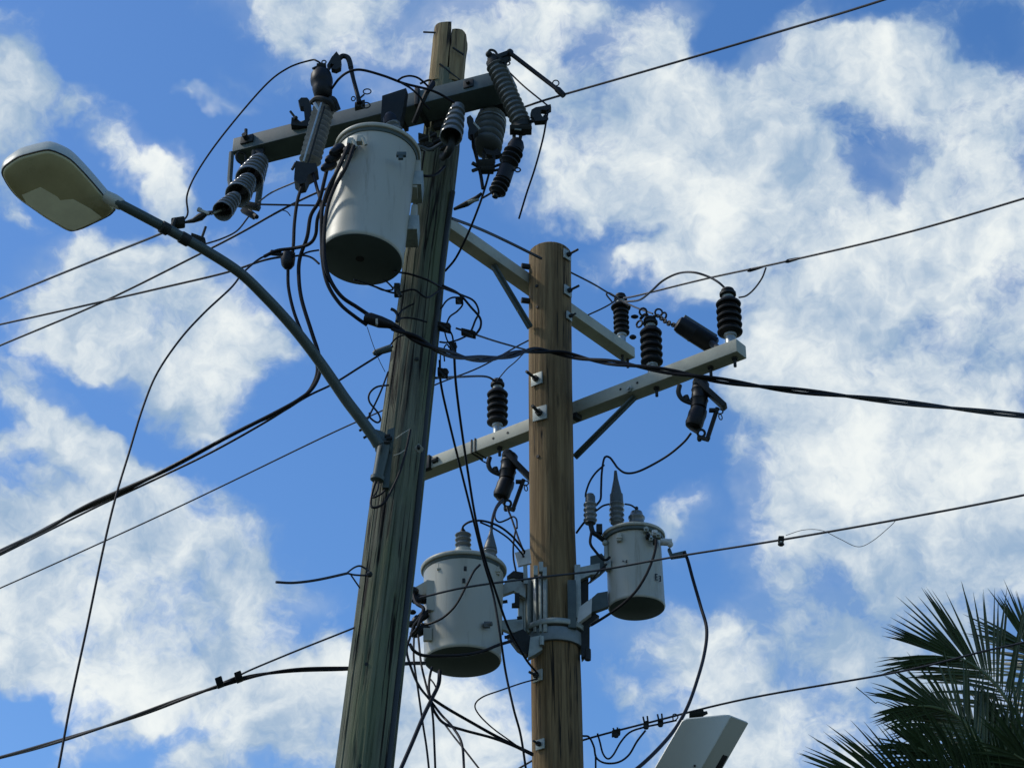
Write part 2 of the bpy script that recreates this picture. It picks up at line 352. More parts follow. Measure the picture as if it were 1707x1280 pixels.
M = dict(
 pole_grey=wood('weathered_grey_wood', (0.215, 0.22, 0.145), (0.062, 0.066, 0.048), moss=(0.12, 0.145, 0.07), cw=1.7, gate_=-.07),
 pole_brown=wood('brown_pole_wood', (0.30, 0.205, 0.095), (0.13, 0.082, 0.036), seed=3.0, soft=.6),
 sawn=wood('sawn_pole_top_wood', (0.42, 0.31, 0.15), (0.20, 0.135, 0.06), seed=6.0),
 arm_paint=mat('aged_arm_steel', (0.07, 0.10, 0.092), 0.55, 0.0, 0.3, 9, 0.1, grime=((0.07, 0.085, 0.07), 5, 0.55, 0.6)),
 arm_galv=mat('pale_fibreglass', (0.43, 0.43, 0.33), 0.6, 0.0, 0.2, 8, 0.08, grime=((0.2, 0.2, 0.15), 6, 0.56, 0.5)),
 tank=mat('grey_tank_enamel', (0.43, 0.425, 0.34), 0.45, 0.0, 0.07, 3, 0.03, grime=((0.20, 0.17, 0.11), 20, 0.54, 0.45), stretch=(1, 1, .10)),
 tank_base=mat('tank_base_painted_shade', (0.06, 0.085, 0.08), 0.6, 0.0, 0.2, 7, 0.08, grime=((0.30, 0.28, 0.22), 14, 0.64, 0.5)),  # underside shade painted in: darker than the tank enamel, with pale scuffs
 galv=mat('galvanised_steel', (0.42, 0.45, 0.42), 0.45, 0.75, 0.25, 25, 0.05),
 zinc=mat('zinc_bracket', (0.36, 0.39, 0.34), 0.5, 0.35, 0.25, 20, 0.08, grime=((0.15, 0.14, 0.11), 14, 0.58, 0.5)),
 dark_steel=mat('dark_hardware', (0.022, 0.026, 0.024), 0.6, 0.0, 0.4, 30, 0.1, spec=0.3),
 porcelain=mat('grey_porcelain', (0.13, 0.145, 0.14), 0.22, 0.0, 0.12, 10, 0.0),
 polymer=mat('black_polymer', (0.010, 0.011, 0.011), 0.5, 0.0, 0.3, 20, 0.05, spec=0.28),
 grey_poly=mat('grey_polymer', (0.085, 0.10, 0.095), 0.45, 0.0, 0.15, 14, 0.03),
 cable=mat('black_cable_jacket', (0.007, 0.007, 0.008), 0.55, 0.0, 0.3, 40, 0.1, spec=0.22),
 bare=mat('weathered_bare_wire', (0.02, 0.023, 0.028), 0.6, 0.0, 0.3, 40, 0.1),
 lamp_shell=mat('lamp_housing_paint', (0.46, 0.48, 0.40), 0.4, 0.0, 0.08, 5, 0.03, grime=((0.25, 0.25, 0.2), 10, 0.6, 0.4)),
 lamp_lens=mat('aged_lamp_lens', (0.50, 0.44, 0.22), 0.3, 0.0, 0.2, 4, 0.02),
 lamp_refl=mat('lamp_refractor', (0.95, 0.88, 0.58), 0.4, 0.0, 0.15, 6, 0.03),
 lamp_arm=mat('green_grey_arm_paint', (0.065, 0.09, 0.078), 0.5, 0.1, 0.2, 15, 0.05),
 seam=mat('black_gasket', (0.01, 0.01, 0.01), 0.7),
 white_part=mat('pale_bracket_plate', (0.62, 0.62, 0.56), 0.5, 0.0, 0.15, 20, 0.03),
 band_steel=mat('dull_band_steel', (0.20, 0.235, 0.23), 0.5, 0.2, 0.2, 20, 0.05),
 moulding=mat('dark_moulding', (0.028, 0.034, 0.033), 0.7),
 galv_shed=mat('pale_glazed_porcelain', (0.34, 0.37, 0.38), 0.15),
 cable_blue=mat('blue_black_sleeve', (0.02, 0.035, 0.07), 0.45),
 marks=mat('stencil_black', (0.01, 0.012, 0.012), 0.6, bump=0),
 leaf=mat('palm_leaflet', (0.04, 0.075, 0.025), 0.42, 0.0, 0.5, 3, 0.0),
 rachis=mat('palm_stalk', (0.12, 0.15, 0.06), 0.5, 0.0, 0.2, 10, 0.05),
 trunk=mat('palm_trunk_fibre', (0.11, 0.085, 0.06), 0.9, 0.0, 0.5, 14, 0.6),
 cabinet=mat('grey_cabinet_paint', (0.58, 0.59, 0.51), 0.45, 0.0, 0.05, 4, 0.02, grime=((0.2, 0.22, 0.19), 7, 0.6, 0.3)),
 ground=mat('dark_grass_ground', (0.035, 0.05, 0.02), 0.95, 0.0, 0.5, 1.5, 0.5, grime=((0.06, 0.05, 0.03), 0.4, 0.55, 0.8)),
 asphalt=mat('asphalt', (0.04, 0.04, 0.042), 0.9, 0.0, 0.3, 30, 0.3),
)
# ================================================================== ground
g = MB().add([(-600, -600, 0), (600, -600, 0), (600, 900, 0), (-600, 900, 0)], [(0, 1, 2, 3)]).build('ground', M['ground']); tag(g, kind='structure')
g = MB().add([(-600, 1.5, .004), (600, 1.5, .004), (600, 8.6, .004), (-600, 8.6, .004)], [(0, 1, 2, 3)]).build('road', M['asphalt']); tag(g, kind='structure')
g = MB().box(Vector((0, 8.7, .06)), Vector((1, 0, 0)), Vector((0, 1, 0)), Vector((0, 0, 1)), 600, .08, .07).build('kerb', M['zinc']); tag(g, kind='structure')
# ================================================================== poles
def pole_rings(samples, seg=160, flute=0.02, seed=0.0, groove=0.03, top_cap=True, step=0.07):
    """samples: (centre, radius) from bottom to top"""
    mb = MB(); pts = []; L_ = 0
    ps = [s[0] for s in samples]; rs = [s[1] for s in samples]
    dense = []
    for i in range(len(ps)-1):
        k = max(2, int((ps[i+1]-ps[i]).length/step))
        for j in range(k): dense.append((ps[i].lerp(ps[i+1], j/k), rs[i]+(rs[i+1]-rs[i])*j/k))
    dense.append((ps[-1], rs[-1]))
    d, s, u = frame(ps[-1]-ps[0], (0, 1, 0))
    vs = []; attr = []; fs = []
    prev = dense[0][0]
    for i, (c, r) in enumerate(dense):
        L_ += (c-prev).length; prev = c
        for k in range(seg):
            th = 2*math.pi*k/seg; x, y = math.cos(th), math.sin(th)
            nn = mnoise.noise(Vector((x*3.2+seed, y*3.2, L_*0.28))) + .5*mnoise.noise(Vector((x*8+seed, y*8, L_*0.5)))
            gv = abs(mnoise.noise(Vector((x*4.3+seed*3, y*4.3, L_*0.16)))); rr = r*(1+flute*nn-groove*max(0.0, 1-gv/0.045)); vs.append(c+(s*x+u*y)*rr); attr.append((x*r, y*r, L_))
    n = len(dense)
    for i in range(n-1):
        for k in range(seg): fs.append((i*seg+k, i*seg+(k+1) % seg, (i+1)*seg+(k+1) % seg, (i+1)*seg+k))
    if top_cap: fs.append(tuple(range((n-1)*seg, n*seg)))
    mb.add(vs, fs, attr); return mb
def Y1(py): return 9.9 + (1280-py)/1235*0.6
# front pole: centre px, py, half width px
P1 = [(742.5, 132, 28), (739.5, 180, 30), (734, 250, 32), (716, 380, 34.5), (706, 446, 36), (700.5, 500, 37), (684, 640, 40), (655.5, 878, 44.5), (635.5, 1045, 46), (607.5, 1280, 48.5)]
s1 = []
for px, py, r in reversed(P1):
    c = at(px, py, Y1(py)); s1.append((c, r*mpp(py, Y1(py))))
d0 = (s1[0][0]-s1[2][0]).normalized()
base = s1[0][0] + d0*((s1[0][0].z)/-d0.z); s1.insert(0, (base, s1[0][1]*1.15)); s1.insert(0, (base+d0*0.4, s1[0][1]))
pole1 = thing('utility_pole', 'leaning weathered grey wooden pole with a split sawn top, nearest the viewer', 'utility pole', base)
pole_rings(s1, flute=0.035, seed=1, groove=0.075).build('shaft', M['pole_grey'], pole1, grain=True)
# sawn, split top of the front pole: two slabs with a gap between them
def slab(name, outline, depth, yc, materialname):
    """outline in photo px (front face), slab given real depth along Y; rounded back"""
    mb = MB(); n = len(outline)
    fr = [at(x, y, yc-depth*0.5) for x, y in outline]
    bk = [p+Vector((0, depth, 0))+VU*0.0 for p in fr]
    vs = fr+bk; at_ = [((p.x-fr[0].x), p.y-yc, p.z) for p in vs]
    fs = [tuple(range(n)), tuple(reversed(range(n, 2*n)))] + [(i, i+n, (i+1) % n+n, (i+1) % n) for i in range(n)]
    mb.add(vs, fs, at_); return mb.build(name, M[materialname], pole1, grain=True, sharp=20)
yt = Y1(90)
ctop = at(742.5, 134, Y1(132))
def top_ring(px_l, px_r, py, n0, n1, seg=36, y0=None):
    pass
# left slab as part-round column (angles facing left), right slab likewise
def part_round(name, cx, axis_pts, r, a0, a1, tops, inner, matn, seg=16):
    """column whose section is the arc a0..a1 closed by a chord; tops gives extra height per arc step"""
    mb = MB(); vs = []; at_ = []; fs = []
    d, s, u = frame(axis_pts[1]-axis_pts[0], (0, 1, 0))
    H = 10; Lg = (axis_pts[1]-axis_pts[0]).length
    for i in range(H+1):
        for k in range(seg+1):
            th = a0+(a1-a0)*k/seg
            tl = Lg*(i/H)*tops(k/seg)
            rr = r*.97*(abs(math.cos(th))**4+abs(math.sin(th))**4)**-.22*(1+.03*mnoise.noise(Vector((math.cos(th)*3, math.sin(th)*3, tl*2))))
            p = axis_pts[0] + d*tl + (s*math.cos(th)+u*math.sin(th))*rr + s*0.006*mnoise.noise(Vector((tl*9, k*.2, cx)))
            vs.append(p); at_.append((math.cos(th)*r, math.sin(th)*r, tl))
    W = seg+1
    for i in range(H):
        for k in range(seg): fs.append((i*W+k, i*W+k+1, (i+1)*W+k+1, (i+1)*W+k))
        fs.append((i*W+seg, i*W, (i+1)*W, (i+1)*W+seg))
    fs.append(tuple(H*W+k for k in range(W))); fs.append(tuple(reversed(range(W))))
    mb.add(vs, fs, at_); return mb.build(name, M[matn], pole1, grain=True)
A0 = at(742, 152, Y1(150)); A1 = at(751, 57, Y1(50)+.02)
rt_ = 28.5*mpp(100, yt)
# s axis of frame(): find which way is +x in the picture
dT, sT, uT = frame(A1-A0, (0, 1, 0))
sg = 1 if sT.x > 0 else -1
aR = math.acos(0.10)    # the split lies right of the middle
if sg > 0:
    part_round('split_top', 1, (A0, A1), rt_, aR+.025, 2*math.pi-aR-.025, lambda t: 1.0-.02*math.sin(math.pi*t), None, 'sawn', 24)
    part_round('split_top', 2, (A0+VX*.004, A1+VX*.004), rt_, -aR+.02, aR-.02, lambda t: 0.90+.02*math.sin(9*t)-.04*t, None, 'sawn', 16)
else:
    part_round('split_top', 1, (A0, A1), rt_, -math.pi+aR+.025, math.pi-aR-.025, lambda t: 1.0-.02*math.sin(math.pi*t), None, 'sawn', 24)
    part_round('split_top', 2, (A0+VX*.004, A1+VX*.004), rt_, math.pi-aR+.02, math.pi+aR-.02, lambda t: 0.90+.02*math.sin(9*t)-.04*t, None, 'sawn', 16)
def px_tube(pts, rpx, smooth_=True, n=8, seg=8):
    w = [at(*p) for p in pts]; Y = sum(p[2] for p in pts)/len(pts); py = sum(p[1] for p in pts)/len(pts)
    r = rpx*mpp(py, Y)
    return MB().tube(catmull(w, n) if smooth_ and len(w) > 2 else w, r, seg)
yf = yt - rt_*1.0 - .012
px_tube([(706, 54, yt-.02), (728, 55, yt-.05)], 1.6).build('nail', M['dark_steel'], pole1)
px_tube([(733, 107, yf-.004), (750, 121, yf-.006), (769, 136, yf+.005)], 1.7).build('crack_line', M['dark_steel'], pole1)  # thin dark rods added to draw the cracks across the split top
px_tube([(755, 80, yf-.002), (773, 92, yf+.005)], 1.8).build('crack_line', M['dark_steel'], pole1)
# small bolt heads / knots on the front pole
def small_bolt(px, py, Y, parent, r=3.0, m='dark_steel'):
    c = at(px, py, Y); k = mpp(py, Y); d = Vector((0, -1, -.15))
    MB().cyl(c, c+d*.02, r*k, 8).build('bolt', M[m], parent)
for px, py in ((695, 600), (611, 1108), (601, 1277)):
    small_bolt(px, py, Y1(py)-0.125, pole1)
# rear pole
Y2 = 12.2
P2 = [(916.7, 424, 35), (917.3, 640, 36.3), (920.5, 880, 37.8), (927.5, 1150, 42), (930, 1280, 43)]
s2 = [(at(px, py, Y2), r*mpp(py, Y2)) for px, py, r in reversed(P2)]
cx0 = s2[0][0].x
b2 = Vector((cx0+.02, Y2, 0)); s2.insert(0, (b2, s2[0][1]*1.2)); s2.insert(0, (b2-Vector((0, 0, .4)), s2[0][1]))
top2 = s2[-1]; s2[-1] = (top2[0], top2[1]); s2.append((top2[0]+Vector((0, 0, .012)), top2[1]*.93))
pole2 = thing('utility_pole', 'upright light brown round wooden pole with a flat top, standing farther back in the middle', 'utility pole', b2)
pole_rings(s2, flute=0.012, seed=9).build('shaft', M['pole_brown'], pole2, grain=True)
def r2(py):
    for a, b in zip(P2, P2[1:]):
        if a[1] <= py <= b[1]:
            t = (py-a[1])/(b[1]-a[1]); return (a[2]+(b[2]-a[2])*t)*mpp(py, Y2)
    return .15
def c2x(py):
    for a, b in zip(P2, P2[1:]):
        if a[1] <= py <= b[1]:
            t = (py-a[1])/(b[1]-a[1]); return at(a[0]+(b[0]-a[0])*t, py, Y2).x
    return cx0
def on_pole2(px, py):
    """point on the rear pole's surface facing the camera"""
    r = r2(py); xc = c2x(py); Y = Y2
    for _ in range(4):
        p = at(px, py, Y); dx = max(-r*.97, min(r*.97, p.x-xc)); Y = Y2-math.sqrt(r*r-dx*dx)
    p = at(px, py, Y); nrm = Vector((p.x-xc, p.y-Y2, 0)).normalized(); return p, nrm
def washer(px, py, group, label, size=.05, rod=.09, tilt=0.0, curved=True):
    p, nrm = on_pole2(px, py)
    t = thing('pole_bolt', label, 'bolt', p, group)
    side = Vector((0, 0, 1)).cross(nrm); side.normalize(); up = Vector((0, 0, 1))
    MB().box(p+nrm*.008, side, up, nrm, size*.9, size*.9, .006, .003).build('washer', M['zinc'], t)
    MB().cyl(p+nrm*.01, p+nrm*.035, size*.42, 6).build('nut', M['dark_steel'], t)
    MB().cyl(p+nrm*.03, p+nrm*(rod)+up*.004, size*.2, 8).build('rod', M['dark_steel'], t)
    return t
G = 'washered bolts through the rear pole'
washer(944, 426, G, 'topmost square washer and bolt poking out of the right edge of the rear pole', .04, .10)
washer(945, 486, G, 'square washer with long bolt, second down the right edge of the rear pole', .04, .10)
washer(947, 528, G, 'bolt end beside the upper crossarm where it passes behind the rear pole', .032, .06)
washer(896, 633, G, 'tilted square washer with twin rods on the rear pole, above the lower crossarm', .048, .12)
washer(901, 690, G, 'large pale square washer and nut on the rear pole level with the lower crossarm', .055, .11)
washer(898, 1127, G, 'bolted washer on the rear pole just below the steel band', .04, .08)
washer(902, 1241, G, 'lowest small washer and bolt at the left edge of the rear pole', .035, .07)
for px, py in ((895, 477), (896, 512), (897, 761), (921, 1030)):
    p, nrm = on_pole2(px, py); MB().cyl(p-nrm*.004, p+nrm*.006, .011, 8).build('knot_hole', M['seam'], pole2)
p, nrm = on_pole2(881.5, 445); MB().cyl(p-nrm*.01, p+nrm*.05, .02, 8).build('side_bolt', M['dark_steel'], pole2)
p, nrm = on_pole2(881.5, 502); MB().cyl(p-nrm*.01, p+nrm*.05, .02, 8).build('side_bolt', M['dark_steel'], pole2)
# ground-wire moulding running down the right side of the front pole
mp_ = [(757, 320), (741, 420), (731, 520), (717, 640), (703, 790), (692, 900), (675, 1045), (648, 1285)]
t = px_tube([(x-2, y, Y1(y)-.075) for x, y in mp_], 4.5, seg=10); 
tag(t.build('cable_moulding', M['moulding']), 'thin dark moulding strip running down the right side of the front pole', 'moulding')
# ================================================================== crossarms
axis1 = (s1[-1][0]-s1[4][0]).normalized()
def bolt_on(name, mb_parent, p, d, L_, r, m='dark_steel', head=True):
    b = MB(); b.cyl(p, p+d*L_, r, 8)
    if head: b.cyl(p, p+d*r*1.6, r*2.0, 6)
    return b.build(name, M[m], mb_parent)
# front pole, dead-end arm
a, b = at(397, 257, 10.6), at(855, 140, 10.05)
dA = (b-a).normalized(); _, sA, uA = frame(dA, axis1)
if sA.y > 0: sA = -sA                     # sA towards the camera
armA = thing('crossarm', 'dark grey-green crossarm slung across the top of the leaning front pole', 'crossarm', (a+b)/2, 'crossarms')
wA, hA = .16, .112
MB().box((a+b)/2, dA, sA, uA, (b-a).length/2, wA/2, hA/2, .006).build('arm_beam', M['arm_paint'], armA)
def onA(t, s=0., u=0.): return a.lerp(b, t) + sA*s + uA*u
# washer + stud near the left end (front face)
c = onA(.055, wA/2, .01); MB().box(c+sA*.006, dA, uA, sA, .04, .03, .006, .002).cyl(c, c+sA*.05, .016, 8).cyl(c+sA*.02, c+sA*.03+uA*.06, .010, 8).build('bolt', M['dark_steel'], armA)
c = onA(.86, wA/2, .0); MB().box(c+sA*.004, dA, uA, sA, .03, .03, .005, .002).cyl(c, c+sA*.03, .012, 8).build('bolt', M['dark_steel'], armA)
# saddle gain and strap that hold the arm to the pole
c = onA(.66, 0, 0)
MB().box(c+dA*.03, dA, sA, uA, .012, wA/2+.02, hA/2+.018, .003).box(c-dA*.10, dA, sA, uA, .012, wA/2+.015, hA/2+.014, .003).box(c-dA*.03+uA*(hA/2+.014), dA, sA, uA, .09, .05, .006, .002).build('mounting_strap', M['dark_steel'], armA)
c = onA(.735, -wA/2-.03, -.02)
MB().box(c, dA, sA, uA, .06, .03, .09, .006).build('mounting_gain', M['dark_steel'], armA)
# dark cover plate standing on the arm left of the pole (picture 636-676,148-215)
q = [(637, 160), (677, 147), (673, 176), (668, 200), (662, 215), (634, 214)]
MB().prism([at(x, y, 10.05) for x, y in q], Vector((.01, .06, .0))).build('cover_plate', M['dark_steel'], armA)
# rear pole arms
def arm_from(name, label, pl, pr, pc, w, h, Yc, material, up=(0, 0, 1)):
    z = at(*pc, Yc).z; a = at_h(*pl, z); b = at_h(*pr, z)
    t = thing(name, label, 'crossarm', (a+b)/2, 'crossarms'); d, s, u = frame(b-a)
    if s.y > 0: s = -s
    MB().box((a+b)/2, d, s, u, (b-a).length/2, w/2, h/2, .006).build('arm_beam', M[material], t)
    return t, a, b, d, s, u
armB, aB, bB, dB, sB, uB = arm_from('crossarm', 'long pale crossarm low on the rear pole, carrying three black ribbed insulators', (690, 790), (1236, 581), (920, 702), .112, .092, 12.47, 'arm_galv')
armC, aC, bC, dC, sC, uC = arm_from('crossarm', 'upper crossarm behind the head of the rear pole, sloping down to the right', (700, 347), (1049, 592), (917, 500), .10, .085, 12.45, 'arm_galv')
def along(a, d, px, py_guess):
    """point on the line a + d*t seen at column px"""
    best = None
    lo, hi = -1., 6.
    for _ in range(50):
        m = (lo+hi)/2; p = a+d*m; v = p-CAM; x = CX + FPX*v.dot(VX)/v.dot(VF)
        if x < px: lo = m
        else: hi = m
    return a+d*lo
# braces
pB = along(aB, dB, 1058, 0)-uB*.055
q = at(958, 762, Y2+.12); 
tB = MB().beam(pB, q, .045, .012, up=sB, bev=.002).beam(pB, q, .012, .05, up=sB, bev=.002); tB.build('brace', M['arm_paint'], armB)
bolt_on('bolt', armB, pB+uB*.03+sB*.05, sB, .03, .012, 'zinc')
pC = along(aC, dC, 822, 0)-uC*.045; q = at(884, 546, Y2-.1)
tC = MB().beam(pC, q, .045, .012, up=sC, bev=.002).beam(pC, q, .012, .045, up=sC, bev=.002); tC.build('brace', M['arm_paint'], armC)
for px in (1071, 1043, 859-28, 855):       # bolt holes and pin ends along the lower arm
    p = along(aB, dB, px, 0)+sB*.0565; MB().cyl(p, p+sB*.002, .0085, 10).build('bolt_hole', M['seam'], armB)
for px in (1094, 1184, 1224, 833):
    p = along(aB, dB, px, 0)-uB*.046; MB().cyl(p, p-uB*.065, .010, 8).cyl(p, p-uB*.016, .019, 6).build('pin_end', M['dark_steel'], armB)
for px in (1037, 1046):
    p = along(aC, dC, px, 0)-uC*.042; MB().cyl(p, p-uC*.07, .010, 8).build('pin_end', M['dark_steel'], armC)
p = along(aB, dB, 795, 0); MB().box(p, dB, sB, uB, .004, .062, .052).box(p+dB*.03, dB, sB, uB, .004, .062, .052).build('strap', M['dark_steel'], armB)
p = along(aB, dB, 966, 0)-uB*.062+sB*.03; MB().box(p, dB, sB, uB, .02, .03, .02, .003).build('clip', M['dark_steel'], armB)
p = along(aB, dB, 722, 0)+sB*.06; MB().box(p, dB, sB, uB, .03, .02, .05, .004).cyl(p+dB*.05, p+dB*.09, .02, 8).build('end_clamp', M['dark_steel'], armB)
p = along(aC, dC, 866, 0)+uC*.046+sC*.02; MB().box(p, dC, sC, uC, .05, .02, .006, .002).build('clip', M['dark_steel'], armC)
# through bolts holding the arms to the rear pole
for (zz, dd) in ((aB.z, dB), (aC.z, dC)):
    pass
# ================================================================== black post insulators
def post_insulator(base, H, rmax, n, label, big_top=False, lean=(0, 0, 1)):
    t = thing('post_insulator', label, 'insulator', base, 'black post insulators on the rear crossarms')
    up = Vector(lean).normalized()
    z0, z1 = .20*H, .80*H
    prof = [(0, rmax*.62)]; stp = (z1-z0)/n
    P = [(z0, rmax*.5)]
    for i in range(n):
        za = z0+i*stp; rr = rmax*(1.0 if not (big_top and i < n-1) else .80)
        P += [(za+stp*.08, rr*.72), (za+stp*.22, rr*.97), (za+stp*.40, rr), (za+stp*.58, rr*.93), (za+stp*.8, rr*.74), (za+stp*.98, rr*.68)]
    P += [(z1, rmax*.6)]
    Lz = 1.0
    MB().lathe(base, base+up*H, [(z/H, r) for z, r in P], 28).build('shed_body', M['polymer'], t)
    MB().lathe(base-up*.005, base+up*(z0+.004), [(0, rmax*.46), (.1, rmax*.42), (.75, rmax*.40), (.8, rmax*.5), (1, rmax*.5)], 16).build('base_stud', M['galv'], t)
    MB().lathe(base+up*(z1-.002), base+up*H*.87, [(0, rmax*.48), (1, rmax*.44)], 16).build('neck', M['zinc'], t)
    cap = MB().lathe(base+up*H*.865, base+up*H, [(0, rmax*.42), (.12, rmax*.66), (.4, rmax*.66), (.5, rmax*.42), (.62, rmax*.55), (.85, rmax*.5), (1, rmax*.25)], 18)
    cap.build('top_clamp', M['dark_steel'], t)
    return t
def kpx(px, py, p): v = (p-CAM).dot(VF); return v/FPX
for px, top, rp, nn, lab, cat_ in ((1219, 480, 21.5, 5, 'black ribbed post insulator at the outer right end of the lower rear crossarm', 0),
                          (1088, 528, 19, 5, 'black ribbed post insulator halfway out on the lower crossarm, below the loose chain', 0),
                          (829, 633, 18, 5, 'black ribbed post insulator with a pale top cap, between the two poles', 0)):
    base = along(aB, dB, px, 0)+uB*.046; v = base-CAM
    y0 = CY-FPX*v.dot(VU)/v.dot(VF); k = v.dot(VF)/FPX
    Hh = (y0-top)*k/math.cos(R(32))
    post_insulator(base, Hh, rp*k, nn, lab)
base = along(aC, dC, 1037, 0)+uC*.043; v = base-CAM; y0 = CY-FPX*v.dot(VU)/v.dot(VF); k = v.dot(VF)/FPX
pi4 = post_insulator(base, (y0-490)*k/math.cos(R(33)), 17*k, 6, 'slimmer black insulator with wires tied to its top, on the upper crossarm end', True)
MB().ball(at(1058, 528, base.y-.02), .022, 10, (1.3, 1, .6)).ball(at(1055, 562, base.y-.02), .020, 10, (1.3, 1, .9)).build('side_lug', M['polymer'], pi4)
# ================================================================== cutouts under the lower rear arm
def hanging_cutout(label):
    Y = along(aB, dB, 1165, 0).y
    Yc = Y-.02
    def A(x, y, dy=0.): return at(x, y, Yc+dy)
    anchor = along(aB, dB, 1165, 0)
    t = thing('fuse_cutout', label, 'fuse cutout', anchor, 'fuse cutouts hanging under the lower rear crossarm')
    k = mpp(680, Yc)
    MB().lathe(A(1169, 636), A(1164, 683), [(0, 10*k), (.08, 14*k), (.3, 14.5*k), (.33, 15.5*k), (.38, 14*k), (.62, 14*k), (.66, 15.5*k), (.71, 14*k), (.93, 13.5*k), (1, 8*k)], 22).build('upper_insulator', M['polymer'], t)
    MB().lathe(A(1166, 681), A(1155, 713), [(0, 8*k), (.06, 14*k), (.3, 15.5*k), (.55, 14.8*k), (.8, 15.3*k), (.94, 13.5*k), (1, 8*k)], 22).build('lower_insulator', M['polymer'], t)
    MB().tube(catmull([A(1133, 642), A(1131, 654), A(1136, 664), A(1147, 670), A(1162, 674)], 6), 4.2*k, 8).cyl(A(1143, 660), A(1146, 668), 5*k, 8).build('mounting_bracket', M['dark_steel'], t)
    MB().beam(A(1160, 634, -.02), A(1209, 679, -.05), .07, .035, bev=.008).ball(A(1165, 638, -.02), 11*k, 12).build('top_contact_arm', M['dark_steel'], t)
    MB().cyl(A(1196, 680, -.05), A(1180, 729, -.03), 3.8*k, 12).build('fuse_tube', M['polymer'], t)
    h = MB().ring(A(1200, 686, -.06), Vector((0, -1, .2)), 5*k, 1.3*k).ring(A(1201, 695, -.06), Vector((.5, -1, .1)), 5.5*k, 1.0*k, 14, .6).box(A(1189, 684, -.05), VX, Vector((0, 1, 0)), Vector((0, 0, 1)), 7*k, 4*k, 2.5*k, .002)
    h.build('pull_ring', M['dark_steel'], t)
    h = MB().ring(A(1169, 722, -.02), Vector((0, -1, -.3)), 6*k, 2.2*k).cyl(A(1153, 713), A(1164, 722), 3*k, 8).cyl(A(1164, 728), A(1181, 733, -.03), 4*k, 8).ball(A(1166, 732), 4.5*k, 8).ball(A(1180, 730, -.03), 4.5*k, 8).cyl(A(1150, 714), A(1163, 722, -.03), 2.2*k, 8)
    h.build('bottom_hinge', M['dark_steel'], t)
    return t
cutR = hanging_cutout('black double-bodied fuse cutout hanging under the outer right part of the lower crossarm')
anchorL = along(aB, dB, 849, 0)
cutL = copy_tree(cutR); cutL.location = anchorL; cutL['label'] = 'black double-bodied fuse cutout hanging under the crossarm just left of the rear pole'
# ------------------------------------------------------------------ tilted black housing with chain (right arm)
Yh = along(aB, dB, 1165, 0).y
t = thing('line_isolator', 'fat black housing lying tilted behind the right arm, tied to a loose chain', 'isolator', at(1160, 556, Yh+.06))
k = mpp(555, Yh)
MB().lathe(at(1128, 538, Yh+.02), at(1192, 578, Yh+.1), [(0, 7*k), (.03, 13*k), (.12, 15*k), (.4, 16*k), (.43, 16.8*k), (.46, 16*k), (.75, 16*k), (.95, 16*k), (1, 12*k)], 24).build('housing', M['polymer'], t)
MB().beam(at(1140, 528, Yh+.03), at(1194, 562, Yh+.11), .03, .02).build('top_rib', M['grey_poly'], t)
MB().box(along(aB, dB, 1197, 0)+uB*.05, dB, sB, uB, .03, .03, .012, .003).cyl(at(1186, 572, Yh+.05), along(aB, dB, 1200, 0)+uB*.05, 6*k, 10).build('foot_bracket', M['dark_steel'], t)
t = thing('chain', 'tangled dark link chain running from insulator top to black tilted housing', 'chain', at(1095, 530, Yh))
cp = [at(1068, 531, Yh+.25), at(1076, 524, Yh+.22), at(1085, 530, Yh+.2), at(1095, 526, Yh+.18), at(1104, 532, Yh+.15), at(1113, 538, Yh+.1), at(1124, 542, Yh+.04), at(1132, 539, Yh+.02)]
cc = catmull(cp, 3)
for i in range(len(cc)-1):
    mid = (cc[i]+cc[i+1])/2; d = cc[i+1]-cc[i]
    dd, s_, u_ = frame(d); nr = s_ if i % 2 else u_
    MB().ring(mid, nr, d.length*.62, .007, 10, 0.62, up=dd).build('link', M['dark_steel'], t)
for x, y in ((1072, 520), (1080, 534), (1098, 521), (1066, 540), (1106, 527)):
    MB().ring(at(x, y, Yh+.19), Vector((random.uniform(-1, 1), -1, random.uniform(-1, 1))), .024, .007, 10).build('link', M['dark_steel'], t)
# ================================================================== transformers
def transformer(name, label, base_c, top_c, r_bot, r_top, material='tank', rim=1.06):
    t = thing(name, label, 'transformer', base_c, 'pole-mounted transformers')
    ax = (top_c-base_c); H = ax.length; u = ax.normalized()
    pr = [(0.004, r_bot*.97), (.012, r_bot*.995), (.03, r_bot*1.012), (.045, r_bot)] + [(.045+.90*i/12, r_bot+(r_top-r_bot)*i/12) for i in range(1, 13)] + [(.99, r_top)]
    MB().lathe(base_c, top_c, pr, 64).build('tank', M[material], t)
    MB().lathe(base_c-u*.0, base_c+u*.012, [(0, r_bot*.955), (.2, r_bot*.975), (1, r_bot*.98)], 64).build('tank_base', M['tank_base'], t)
    rl = r_top*rim
    MB().lathe(top_c-u*.026, top_c+u*r_top*.32, [(0, rl*.95), (.03, rl*1.0), (.10, rl*1.02), (.2, rl*1.02), (.27, rl*1.0), (.3, rl*.97), (.34, rl*.93), (.5, rl*.80), (.72, rl*.55), (.9, rl*.3), (1, rl*.05)], 64).build('lid', M[material], t)
    MB().lathe(top_c-u*.046, top_c-u*.026, [(0, rl*.945), (.5, rl*.965), (1, rl*.955)], 64).build('lid_shadow_band', M['arm_paint'], t)  # dark band added under the lid rim to paint its shadow
    return t, u
def lug(t, px, py, Y, s=1.0, m='tank'):
    c = at(px, py, Y); k = mpp(py, Y)*s
    MB().box(c, VX, Vector((0, 1, 0)), Vector((0, 0, 1)), 4.5*k, 6*k, 9*k, .004).cyl(c+Vector((-6*k, -6*k, -3*k)), c+Vector((6*k, -6*k, -3*k)), 2.5*k, 8).build('lifting_lug', M[m], t)
